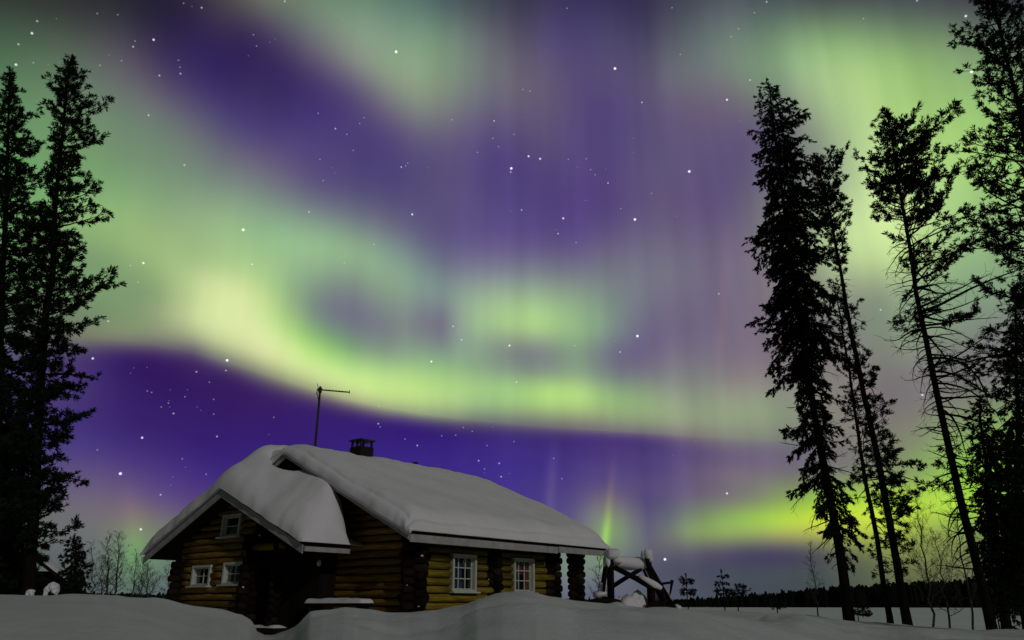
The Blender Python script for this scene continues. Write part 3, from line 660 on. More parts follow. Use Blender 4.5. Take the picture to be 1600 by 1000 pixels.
WING_U = -1.30
WING_L, WING_R = 9.2, 5.36
WING_WIN = [(7.42, 8.36, 1.29, 1.80), (5.66, 6.60, 1.31, 1.84), (6.10, 6.98, 2.66, 3.22)]


def wing_span(z):
    lo = max(WING_R, WR_V - (WR_HALF - (z + 0.14 - WR_Z0) / WR_SL))
    hi = min(WING_L, WR_V + (WR_HALF - (z + 0.14 - WR_Z0) / WR_SL))
    return cut(lo, hi, WING_WIN, z) if hi - lo > 0.2 else []


mb = MB()
log_wall(mb, 'v', WING_U, wing_span, 0.15, 19, 6)
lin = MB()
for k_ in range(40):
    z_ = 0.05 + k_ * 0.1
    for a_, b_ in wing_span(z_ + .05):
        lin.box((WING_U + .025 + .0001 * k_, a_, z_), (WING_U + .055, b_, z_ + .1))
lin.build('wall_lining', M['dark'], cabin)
mb.build('wing_wall', M['logv'], cabin, True)
mb = MB()
log_wall(mb, 'u', WING_L, lambda z: [(WING_U, 3.2)], 0.1, 11, 7)
mb.build('wing_side_wall', M['log'], cabin, True)

# crossed log ends at corners and cross walls
def ends(name, u, v, z0, n, du, dv, seed, r=LR_ + .008):
    """column of crossed log ends: one course along u, the next along v"""
    mb = MB()
    rg = random.Random(seed)
    for k in range(n):
        z = z0 + k * LP / 2
        l = rg.uniform(0.85, 1.12)
        if k % 2 == 0:
            mb.tube([(u + du[0] * l, v, z), (u + du[1] * l, v, z)], r * rg.uniform(.95, 1.08), 9)
        else:
            mb.tube([(u, v + dv[0] * l, z), (u, v + dv[1] * l, z)], r * rg.uniform(.95, 1.08), 9)
    o = mb.build(name, M['logend'], cabin, True)
    fl = MB()
    k = 0
    while k < n - 4:
        k += rg.choice((2, 3, 5, 7))
        z = z0 + k * LP / 2
        if rg.random() < .5:
            c = (u + du[0] * rg.uniform(.55, .8), v + rg.uniform(-.05, .02), z + r * .95)
        else:
            c = (u + rg.uniform(-.05, .03), v + dv[0] * rg.uniform(.6, .85), z + r * .95)
        fl.blob(c, (rg.uniform(.02, .05), rg.uniform(.02, .05), rg.uniform(.012, .03)), k, 8, 5, .2)
    if fl.n and name == 'log_corner':
        f = fl.build('snow_flecks', M['snow'], o, True)
        f['kind'] = 'stuff'
    return o


ends('log_corner', 0.0, 0.0, 0.1, 25, (-0.40, 0.42), (-0.40, 0.26), 11)
ends('log_corner', 3.02, 0.0, 0.1, 25, (-0.30, 0.30), (-0.32, 0.1), 12)
ends('log_corner', LEN, 0.0, 0.1, 25, (-0.45, 0.06), (-0.26, 0.3), 13)
ends('log_corner', WING_U, WING_L, 0.1, 20, (-0.36, 0.2), (-0.2, 0.42), 14)
ends('log_corner', WING_U, WING_R - 0.02, 0.1, 25, (-0.30, 0.2), (-0.34, 0.24), 15)
ends('porch_pillar', -1.32, 4.02, 0.05, 24, (-0.16, 0.16), (-0.16, 0.16), 17, 0.09)
ends('porch_pillar', 7.06, 0.0, 0.05, 26, (-0.34, 0.42), (-0.24, 0.12), 18, 0.105)

# windows


def window(axis, fixed, a0, a1, z0, z1, out, nx, ny, cas, cloth=None, reveal=0.0):
    """axis 'u': lies along u at v = fixed, facing -v; axis 'v': lies along v at u = fixed, facing -u"""
    def P(s, d, z):      # s along the wall, d outward depth
        return (s, fixed - d, z) if axis == 'u' else (fixed - d, s, z)

    def bx(mb, s0, s1, d0, d1, z0_, z1_):
        a, b = P(s0, d0, z0_), P(s1, d1, z1_)
        lo = tuple(min(x, y) for x, y in zip(a, b))
        hi = tuple(max(x, y) for x, y in zip(a, b))
        mb.box(lo, hi)
    fr = MB()
    c = cas
    bx(fr, a0 - c, a0 + 0.015, -0.10, out, z0 - c * .4, z1 + c)
    bx(fr, a1 - 0.015, a1 + c, -0.10, out, z0 - c * .4, z1 + c)
    bx(fr, a0 + 0.015, a1 - 0.015, -0.10, out - .004, z1 - 0.012, z1 + c)
    bx(fr, a0 + 0.015, a1 - 0.015, -0.10, out - .004, z0 - c * .4, z0 + 0.02)
    # sash bars
    s0, s1, t0, t1 = a0 + 0.02, a1 - 0.02, z0 + 0.025, z1 - 0.016
    sw = 0.032 if axis == 'u' else 0.03
    bx(fr, s0, s0 + sw, -0.03, 0.012, t0, t1)
    bx(fr, s1 - sw, s1, -0.03, 0.012, t0, t1)
    bx(fr, s0 + sw, s1 - sw, -0.03, 0.010, t0, t0 + sw)
    bx(fr, s0 + sw, s1 - sw, -0.03, 0.010, t1 - sw, t1)
    for i in range(1, nx):
        x = s0 + (s1 - s0) * i / nx
        bx(fr, x - 0.014, x + 0.014, -0.022, 0.006, t0 + sw, t1 - sw)
    for j in range(1, ny):
        z = t0 + (t1 - t0) * j / ny
        bx(fr, s0 + sw, s1 - sw, -0.022, 0.003, z - 0.014, z + 0.014)
    w = fr.build('window', M['white'], cabin)
    g = MB()
    bx(g, s0 + sw * .5, s1 - sw * .5, -0.016, -0.010, t0 + .01, t1 - .01)
    g.build('pane', M['glass'], w)
    s = MB()
    bx(s, a0 - c - 0.05, a1 + c + 0.05, 0.02, out + 0.10, z0 - c * .4 - 0.045, z0 - c * .4 - 0.003)
    s.build('sill', M['white'], w)
    r = MB()
    dd = -0.55
    q = [P(s0, -.05, t0), P(s1, -.05, t0), P(s1, -.05, t1), P(s0, -.05, t1), P(s0, dd, t0), P(s1, dd, t0), P(s1, dd, t1), P(s0, dd, t1)]
    r.add(q, [(0, 1, 5, 4), (1, 2, 6, 5), (2, 3, 7, 6), (3, 0, 4, 7), (4, 5, 6, 7)])
    r.build('room_box', M['room'], w)
    if cloth:
        for (f0, f1, zt, zb_, mat_) in cloth:
            k = 26
            G = []
            for i in range(k + 1):
                f = f0 + (f1 - f0) * i / k
                d = -0.075 - 0.012 * math.sin(i * 1.5)
                sx = s0 + (s1 - s0) * f
                G.append([P(sx, d, t0 + (t1 - t0) * zz) for zz in np.linspace(zb_, zt, 6)])
            cb = MB()
            cb.grid(G)
            cb.build('curtain', M[mat_], w, True)
    return w


window('u', 0.0, *SIDE_WIN[0], 0.13, 3, 3, 0.05, [(0.0, 0.62, 1, 0.05, 'bluecloth')])
window('u', 0.0, *SIDE_WIN[1], 0.13, 3, 3, 0.05, [(0.0, 1.0, 1, 0.55, 'redcloth'), (0.0, 0.3, .55, 0.0, 'redcloth'), (0.72, 1.0, .55, 0.0, 'redcloth')])
for w_ in WING_WIN[:2]:
    window('v', WING_U, *w_, 0.12, 2, 2, 0.06)
window('v', WING_U, *WING_WIN[2], 0.12, 1, 2, 0.06)

# roofs: boarded decks with painted fascia and barge boards
TH = 0.12


def deck(mb, u0, u1, v0, v1, zf, th=TH):
    z0, z1 = float(zf(v0)), float(zf(v1))
    V = [(u0, v0, z0 - th), (u1, v0, z0 - th), (u1, v1, z1 - th), (u0, v1, z1 - th), (u0, v0, z0), (u1, v0, z0), (u1, v1, z1), (u0, v1, z1)]
    mb.add(V, [(0, 3, 2, 1), (4, 5, 6, 7), (0, 1, 5, 4), (1, 2, 6, 5), (2, 3, 7, 6), (3, 0, 4, 7)])


U0, U1 = -0.88, 7.86
mb = MB()
deck(mb, U0, U1, -OV, RIDGE_V, roof_z)
deck(mb, U0, U1, W_MAIN + OV, RIDGE_V, roof_z)
main_roof = mb.build('roof', M['dark'], cabin)
mb = MB()
mb.box((U0, -OV - 0.035, EAVE_Z - 0.25), (5.12, -OV - 0.002, EAVE_Z - 0.065))
mb.box((5.16, -OV - 0.060, EAVE_Z - 0.22), (U1, -OV - 0.002, EAVE_Z - 0.05))
for ue, sg in ((U0 - 0.002, -1), (U1 + 0.002, 1)):
    for a, b in ((-OV, RIDGE_V), (RIDGE_V, W_MAIN + OV)):
        za, zb_ = float(roof_z(a)), float(roof_z(b))
        u_a, u_b = sorted((ue, ue + sg * 0.03))
        V = [(u_a, a, za - 0.20), (u_b, a, za - 0.20), (u_b, b, zb_ - 0.20), (u_a, b, zb_ - 0.20), (u_a, a, za - 0.01), (u_b, a, za - 0.01), (u_b, b, zb_ - 0.01), (u_a, b, zb_ - 0.01)]
        mb.add(V, [(0, 3, 2, 1), (4, 5, 6, 7), (0, 1, 5, 4), (1, 2, 6, 5), (2, 3, 7, 6), (3, 0, 4, 7)])
mb.build('fascia', M['fascia'], main_roof)

WU0 = -2.0
mb = MB()
deck(mb, WU0, -0.50, WR_V - WR_HALF, WR_V, wing_z)
deck(mb, WU0, 3.6, WR_V + WR_HALF, WR_V, wing_z)
wing_roof = mb.build('roof', M['dark'], cabin)
mb = MB()
mb.box((WU0 + 0.032, WR_V - WR_HALF - 0.035, WR_Z0 - 0.21), (-0.52, WR_V - WR_HALF - 0.002, WR_Z0 - 0.09))
for a, b in ((WR_V - WR_HALF - 0.03, WR_V), (WR_V, WR_V + WR_HALF + 0.03)):
    za, zb_ = float(wing_z(a)), float(wing_z(b))
    V = [(WU0 - 0.035, a, za - 0.26), (WU0 - 0.003, a, za - 0.26), (WU0 - 0.003, b, zb_ - 0.26), (WU0 - 0.035, b, zb_ - 0.26), (WU0 - 0.035, a, za - .055), (WU0 - 0.003, a, za - .055), (WU0 - 0.003, b, zb_ - .055), (WU0 - 0.035, b, zb_ - .055)]
    mb.add(V, [(0, 3, 2, 1), (4, 5, 6, 7), (0, 1, 5, 4), (1, 2, 6, 5), (2, 3, 7, 6), (3, 0, 4, 7)])
mb.build('fascia', M['fascia'], wing_roof)

# porch under the wing roof: shade put into the dark wall and door; lintel, step, lamp
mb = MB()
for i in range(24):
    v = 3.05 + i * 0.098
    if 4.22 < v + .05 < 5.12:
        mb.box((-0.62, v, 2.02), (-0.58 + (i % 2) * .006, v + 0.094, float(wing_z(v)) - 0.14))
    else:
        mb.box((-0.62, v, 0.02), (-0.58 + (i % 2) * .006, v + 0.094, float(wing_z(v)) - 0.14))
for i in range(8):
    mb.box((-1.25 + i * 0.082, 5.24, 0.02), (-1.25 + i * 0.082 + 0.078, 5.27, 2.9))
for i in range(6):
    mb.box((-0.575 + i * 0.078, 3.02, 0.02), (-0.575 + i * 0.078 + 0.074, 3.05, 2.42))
mb.build('porch_shade_wall', M['dark'], cabin)
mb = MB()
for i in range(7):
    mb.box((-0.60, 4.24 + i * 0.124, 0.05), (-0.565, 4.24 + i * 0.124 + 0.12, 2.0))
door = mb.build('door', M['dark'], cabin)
mb = MB()
mb.tube([(-0.62, 4.36, 1.0), (-0.68, 4.36, 1.0), (-0.68, 4.46, 1.0)], 0.012, 6)
mb.build('handle', M['metal'], door)
mb = MB()
mb.tube([(-1.32, 3.85, 2.26), (-1.32, 5.3, 2.26)], 0.10, 10)
mb.build('porch_beam', M['log'], cabin, True)
mb = MB()
mb.box((-1.62, 3.5, 0.04), (-0.7, 5.3, 0.16))
stp = mb.build('doorstep', M['dark'], cabin)
mb = MB()
mb.tube([(-0.58, 3.0, 1.95), (-0.70, 3.0, 1.98), (-0.72, 3.0, 1.90)], 0.012, 6)
lamp = mb.build('wall_lamp', M['metal'], cabin)
mb = MB()
mb.blob((-0.72, 3.0, 1.80), (0.065, 0.065, 0.085), 1, amp=0.02)
mb.build('lamp_globe', M['lantern'], lamp, True)

# chimney with a raised cap
CU, CV = 1.93, RIDGE_V
mb = MB()
rg = random.Random(4)
for k in range(10):
    e_ = rg.uniform(-0.006, 0.006)
    mb.box((CU - 0.27 + e_, CV - 0.27 + e_, 4.75 + k * 0.082), (CU + 0.27 + e_, CV + 0.27 + e_, 4.75 + k * 0.082 + 0.078))
chim = mb.build('chimney', M['brick'], cabin)
ZT = 4.75 + 10 * 0.082
mb = MB()
for a, b in ((-1, -1), (-1, 1), (1, -1), (1, 1), (-1, -.1)):
    mb.box((CU + a * .22 - .03, CV + b * .22 - .03, ZT), (CU + a * .22 + .03, CV + b * .22 + .03, ZT + .19))
mb.add([(CU - .31, CV - .31, ZT + .19), (CU + .31, CV - .31, ZT + .19), (CU + .31, CV + .31, ZT + .19), (CU - .31, CV + .31, ZT + .19),
        (CU - .31, CV - .31, ZT + .232), (CU + .31, CV - .31, ZT + .232), (CU + .31, CV + .31, ZT + .232), (CU - .31, CV + .31, ZT + .232), (CU, CV, ZT + .285)],
       [(0, 3, 2, 1), (0, 1, 5, 4), (1, 2, 6, 5), (2, 3, 7, 6), (3, 0, 4, 7), (4, 5, 8), (5, 6, 8), (6, 7, 8), (7, 4, 8)])
mb.build('chimney_cap', M['metal'], chim)
mb = MB()
mb.tube([(4.3, 4.75, 4.9), (4.3, 4.75, 5.36)], 0.05, 10)
mb.tube([(4.3, 4.75, 5.36), (4.3, 4.75, 5.40)], 0.11, 10)
mb.build('vent_pipe', M['metal'], cabin)

# television aerial
AU, AV = 0.02, 4.7
mb = MB()
mb.tube([(AU, AV, 4.7), (AU + .01, AV, 6.0), (AU, AV, 7.22)], [0.042, 0.038, 0.034], 8)
ant = mb.build('antenna', M['metal'], cabin, True)
ca, sa = math.cos(HROT), math.sin(HROT)


def wdir(x, y):      # a world direction in cabin axes
    return np.array((x * ca + y * sa, -x * sa + y * ca, 0))


bd = wdir(1, 0.12)
bd /= np.linalg.norm(bd)
pd = np.array((-bd[1], bd[0], 0))
o0 = np.array((AU, AV, 7.12))
mb = MB()
mb.tube([o0 - bd * 0.1, o0 + bd * 0.93 + np.array((0, 0, -0.06))], 0.022, 6)
for k in range(9):
    c_ = o0 + bd * (0.09 + k * 0.103) + np.array((0, 0, -.007 * k))
    mb.tube([c_ - pd * 0.12, c_ + pd * 0.12], 0.005, 5)
mb.tube([o0 + bd * 0.92 - np.array((0, 0, .12)), o0 + bd * 0.92 + np.array((0, 0, .01))], 0.009, 5)
for s_ in (-1, 1):
    mb.tube([o0 - bd * .06 + np.array((0, 0, .02)), o0 - bd * .10 + pd * .1 * s_ + np.array((0, 0, .17 * s_))], 0.008, 5)
    mb.tube([o0 - bd * .09 + np.array((0, 0, .15 * s_)) - pd * .15, o0 - bd * .09 + np.array((0, 0, .15 * s_)) + pd * .15], 0.008, 5)
mb.box((-0.05, -0.03, -0.10), (0.05, 0.03, 0.06), at=o0)
mb.tube([o0 - bd * 0.10 + np.array((0, 0, -.02)), o0 + np.array((0, 0, -.45))], 0.010, 5)
mb.build('boom', M['metal'], ant)


# ------------------------------------------------------------------ snow lying on the roofs, bench, posts
def edge_round(d, r):
    d = np.clip(d / r, 0, 1)
    return np.sqrt(np.clip(1 - (1 - d) ** 2, 0, 1))


def warp01(n, k=2.2):
    """0..1 with points crowded at both ends"""
    s = np.linspace(-1, 1, n)
    w = np.sign(s) * (1 - (1 - np.abs(s)) ** k)
    return (w + 1) / 2


def snow_sheet(name, u, v, top, bot, parent_rot=True):
    """closed blanket between two height fields over the grid u x v (house axes)"""
    Ug, Vg = np.meshgrid(u, v, indexing='ij')
    vm_, hv = (v[0] + v[-1]) / 2, (v[-1] - v[0]) / 2
    um_, hu = (u[0] + u[-1]) / 2, (u[-1] - u[0]) / 2
    T, B = top(Ug, Vg), bot(Ug, Vg)
    wv = ((Vg - vm_) / hv) ** 5 * (0.035 * smooth_noise(Ug, Ug * 0 + 3, 71, 1.7, 3) + 0.02)
    wu = ((Ug - um_) / hu) ** 5 * (0.04 * smooth_noise(Vg, Vg * 0 + 5, 72, 1.5, 3) + 0.02)
    Vg, Ug = Vg + wv, Ug + wu
    T = np.maximum(T, B + 0.002)
    a, b = Ug.shape
    mbs = MB()
    P = np.concatenate([np.stack([Ug, Vg, T], -1).reshape(-1, 3), np.stack([Ug, Vg, B], -1).reshape(-1, 3)])
    F = []
    for i in range(a - 1):
        for j in range(b - 1):
            q = (i * b + j, (i + 1) * b + j, (i + 1) * b + j + 1, i * b + j + 1)
            F.append(q)
            F.append(tuple(x + a * b for x in q)[::-1])
    per = [(i, 0) for i in range(a)] + [(a - 1, j) for j in range(1, b)] + [(i, b - 1) for i in range(a - 2, -1, -1)] + [(0, j) for j in range(b - 2, 0, -1)]
    idx = [i * b + j for i, j in per]
    for k in range(len(idx)):
        p0, p1 = idx[k], idx[(k + 1) % len(idx)]
        F.append((p0, p0 + a * b, p1 + a * b, p1))
    mbs.add(P, F)
    o = mbs.build(name, M['snow'], None, True)
    o.location = HC
    o.rotation_euler = (0, 0, HROT)
    return o


US = -0.98 + (U1 + 0.10 + 0.98) * warp01(170)
VS = -OV - 0.10 + (W_MAIN + 2 * OV + 0.2) * warp01(170)


def soft_roof(v):
    d = np.abs(v - RIDGE_V)
    return float(roof_z(RIDGE_V)) - SLOPE * (np.sqrt(d * d + 0.35) - 0.25)


def main_top(U, V):
    lip = 0.40 + 0.07 * smooth_noise(U, V, 31, 4.0, 2) + 0.03 * smooth_noise(U, V * .6, 32, 1.4, 3)
    lip = lip + 0.10 * np.exp(-((U - 6.3) / 1.0) ** 2) * np.exp(-((V - 4.6) / 1.5) ** 2)
    lip = lip + 0.38 * np.exp(-((U + 0.6) / 1.1) ** 2) * np.clip((V - 5.25) / 0.8, 0, 1) * np.clip((9.0 - V) / 2.5, 0, 1)
    w1 = 0.05 * smooth_noise(U, V * .3, 33, 1.6, 3)

    def tiers(d):
        return 0.52 * edge_round(d, 0.13) + 0.48 * edge_round(np.clip(d - 0.15 + w1, 0, 9), 0.38)
    e = tiers(U - US[0]) * edge_round(US[-1] - U, 0.75) * tiers(V - VS[0]) * edge_round(VS[-1] - V, 0.4)
    base = np.where(V < -OV, EAVE_Z + 0.02, roof_z(np.clip(V, -OV, W_MAIN + OV)) + 0.012)
    return base + np.maximum(soft_roof(V) + lip - base, 0.05) * e


def main_bot(U, V):
    b = roof_z(np.clip(V, -OV, W_MAIN + OV)) + 0.012
    b = np.where(U < U0, b - 0.10 * np.clip((U0 - U) / 0.1, 0, 1), b)
    return b


tag(snow_sheet('roof_snow', US, VS, main_top, main_bot), 'thick smooth snow blanket over the long main cabin roof', 'snow', 'snow lying on the roofs')

UW = WU0 - 0.10 + (3.6 - WU0 + 0.1) * (np.linspace(0, 1, 90) ** 1.3)
VW = WR_V - WR_HALF - 0.12 + (2 * WR_HALF + 0.24) * warp01(120, 2.0)


def soft_wing(v):
    d = np.abs(v - WR_V)
    return float(wing_z(WR_V)) - WR_SL * (np.sqrt(d * d + 0.25) - 0.2)


def wing_top(U, V):
    g = np.clip((U - WU0) / 1.55, 0, 1)
    g = g * g * (3 - 2 * g)
    right = np.clip((6.0 - V) / 1.2, 0, 1)
    leftc = np.clip((8.4 - V) / 2.6, 0, 1)
    th = 0.42 + 0.10 * np.clip((V - 6.8) / 1.0, 0, 1) + 0.34 * np.exp(-((V - WR_V + 0.2) / 1.1) ** 2) + 0.10 * np.clip((WR_V - V) / 1.5, 0, 1) + g * (0.74 * leftc * leftc * (3 - 2 * leftc) + 0.20 * right)
    th = th + 0.05 * smooth_noise(U, V, 41, 2.2, 3)
    th = th + 0.06 * np.exp(-((U + 1.1) / .5) ** 2) * np.clip((3.6 - V) / .8, 0, 1) - 0.03 * np.exp(-((U + 1.45) / .25) ** 2) * np.clip((4.0 - V) / 1.2, 0, 1)
    # hollow blown out under the main verge
    th = th - 1.05 * np.exp(-((U + 0.35) / 0.62) ** 4) * np.exp(-((V - 5.05) / 0.62) ** 2)
    th = th + 0.28 * g * np.exp(-((V - 6.3) / 0.6) ** 2) + 0.14 * np.exp(-((V - 2.9) / 0.8) ** 2)
    back = np.clip((4.6 - V) / 1.0, 0, 1)
    e = edge_round(U - UW[0], 0.40 + 0.35 * np.clip((5.6 - V) / 2, 0, 1)) * (1 - back * (1 - edge_round(np.interp(V, [2.0, 2.4, 2.9, 3.6, 4.6], [-.62, -.42, -.24, -.12, -.06]) - U, 0.85))) * edge_round(V - VW[0], 0.75) * edge_round(VW[-1] - V, 0.35)
    base = wing_z(np.clip(V, WR_V - WR_HALF, WR_V + WR_HALF)) + 0.012
    return base + np.maximum(soft_wing(V) + th - base, 0.05) * e


def wing_bot(U, V):
    return wing_z(np.clip(V, WR_V - WR_HALF, WR_V + WR_HALF)) + 0.012


tag(snow_sheet('roof_snow', UW, VW, wing_top, wing_bot), 'deep rounded snow mound on the lower front gable roof', 'snow', 'snow lying on the roofs')


def house_pt(u, v, z):
    return (HC.x + u * ca - v * sa, HC.y + u * sa + v * ca, z)


bench = empty('bench', house_pt(-0.72, 2.05, 0), HROT, label='low dark bench against the gable wall under a strip of snow', cat='bench')
mb = MB()
mb.box((-0.2, -1.15, 0.72), (0.2, 1.15, 0.77))
mb.build('seat', M['dark'], bench)
for v in (-1.0, 1.0):
    mb = MB()
    mb.box((-0.18, v - .04, 0.0), (0.18, v + .04, 0.718))
    mb.build('leg', M['dark'], bench)
sn = MB()
Ub, Vb = np.meshgrid(np.linspace(-.22, .22, 12), np.linspace(-1.2, 1.2, 50), indexing='ij')
Zt = 0.775 + (0.11 + 0.02 * smooth_noise(Ub, Vb, 3, .9, 2)) * edge_round(.22 - np.abs(Ub), .1) * edge_round(1.2 - np.abs(Vb), .12)
sn.grid(np.stack([Ub, Vb, Zt], -1))
sn.grid(np.stack([Ub, Vb, np.full_like(Ub, .774)], -1), flip=True)
o = sn.build('bench_snow', M['snow'], None, True)
o.location, o.rotation_euler = bench.location, (0, 0, HROT)
tag(o, 'narrow strip of snow lying along the low bench', 'snow')
sn = MB()
Ub, Vb = np.meshgrid(np.linspace(-1.64, -1.2, 10), np.linspace(3.45, 5.3, 30), indexing='ij')
Zt = 0.165 + (0.05 + 0.02 * smooth_noise(Ub, Vb, 8, .7, 2)) * edge_round(np.minimum(Ub + 1.64, -1.2 - Ub), .12) * edge_round(np.minimum(Vb - 3.45, 5.3 - Vb), .12)
sn.grid(np.stack([Ub, Vb, Zt], -1))
sn.grid(np.stack([Ub, Vb, np.full_like(Ub, .164)], -1), flip=True)
o = sn.build('step_snow', M['snow'], None, True)
o.location, o.rotation_euler = HC, (0, 0, HROT)
tag(o, 'thin line of snow on the cabin doorstep', 'snow')


# ------------------------------------------------------------------ trees
def tuft_template(n, length, spread, width, seed):
    """one needle spray: diamonds fanning forward around an axis (local +X)"""
    rg = np.random.default_rng(seed)
    V = []
    for k in range(n):
        s0 = rg.uniform(0, 0.55) * length
        a = rg.uniform(0, 2 * math.pi)
        tilt = spread * rg.uniform(0.4, 1.15)
        d = np.array((math.cos(tilt), math.sin(tilt) * math.cos(a), math.sin(tilt) * math.sin(a)))
        side = np.cross(d, rg.normal(size=3))
        side /= np.linalg.norm(side)
        L = length * rg.uniform(0.5, 0.8)
        p0 = np.array((s0, 0, 0))
        V += [p0, p0 + d * L * .5 + side * width, p0 + d * L, p0 + d * L * .5 - side * width]
    return np.array(V)


TUFT = {'pine': [tuft_template(13, 0.19, 0.85, 0.0135, s) for s in range(5)], 'spruce': [tuft_template(13, 0.18, 0.62, 0.0145, 20 + s) for s in range(5)]}


def foliage_mesh(name, pos, dirs, size, kind, mat, parent, seed):
    rg = np.random.default_rng(seed)
    pos, dirs, size = np.asarray(pos), np.asarray(dirs), np.asarray(size)
    N = len(pos)
    dirs = dirs / (np.linalg.norm(dirs, axis=1)[:, None] + 1e-9)
    r_ = rg.normal(size=(N, 3))
    b = np.cross(dirs, r_)
    b /= np.linalg.norm(b, axis=1)[:, None] + 1e-9
    c = np.cross(dirs, b)
    which = rg.integers(0, 5, N)
    out = []
    for k in range(5):
        m = which == k
        if not m.any():
            continue
        T = TUFT[kind][k]
        w = pos[m][:, None] + size[m][:, None, None] * (T[None, :, 0:1] * dirs[m][:, None] + T[None, :, 1:2] * b[m][:, None] + T[None, :, 2:3] * c[m][:, None])
        out.append(w.reshape(-1, 3))
    V = np.concatenate(out)
    nq = len(V) // 4
    me = bpy.data.meshes.new(name)
    me.vertices.add(len(V))
    me.vertices.foreach_set('co', V.ravel())
    me.loops.add(nq * 4)
    me.loops.foreach_set('vertex_index', np.arange(nq * 4))
    me.polygons.add(nq)
    me.polygons.foreach_set('loop_start', np.arange(0, nq * 4, 4))
    me.update(calc_edges=True)
    return link(name, me, mat, parent)


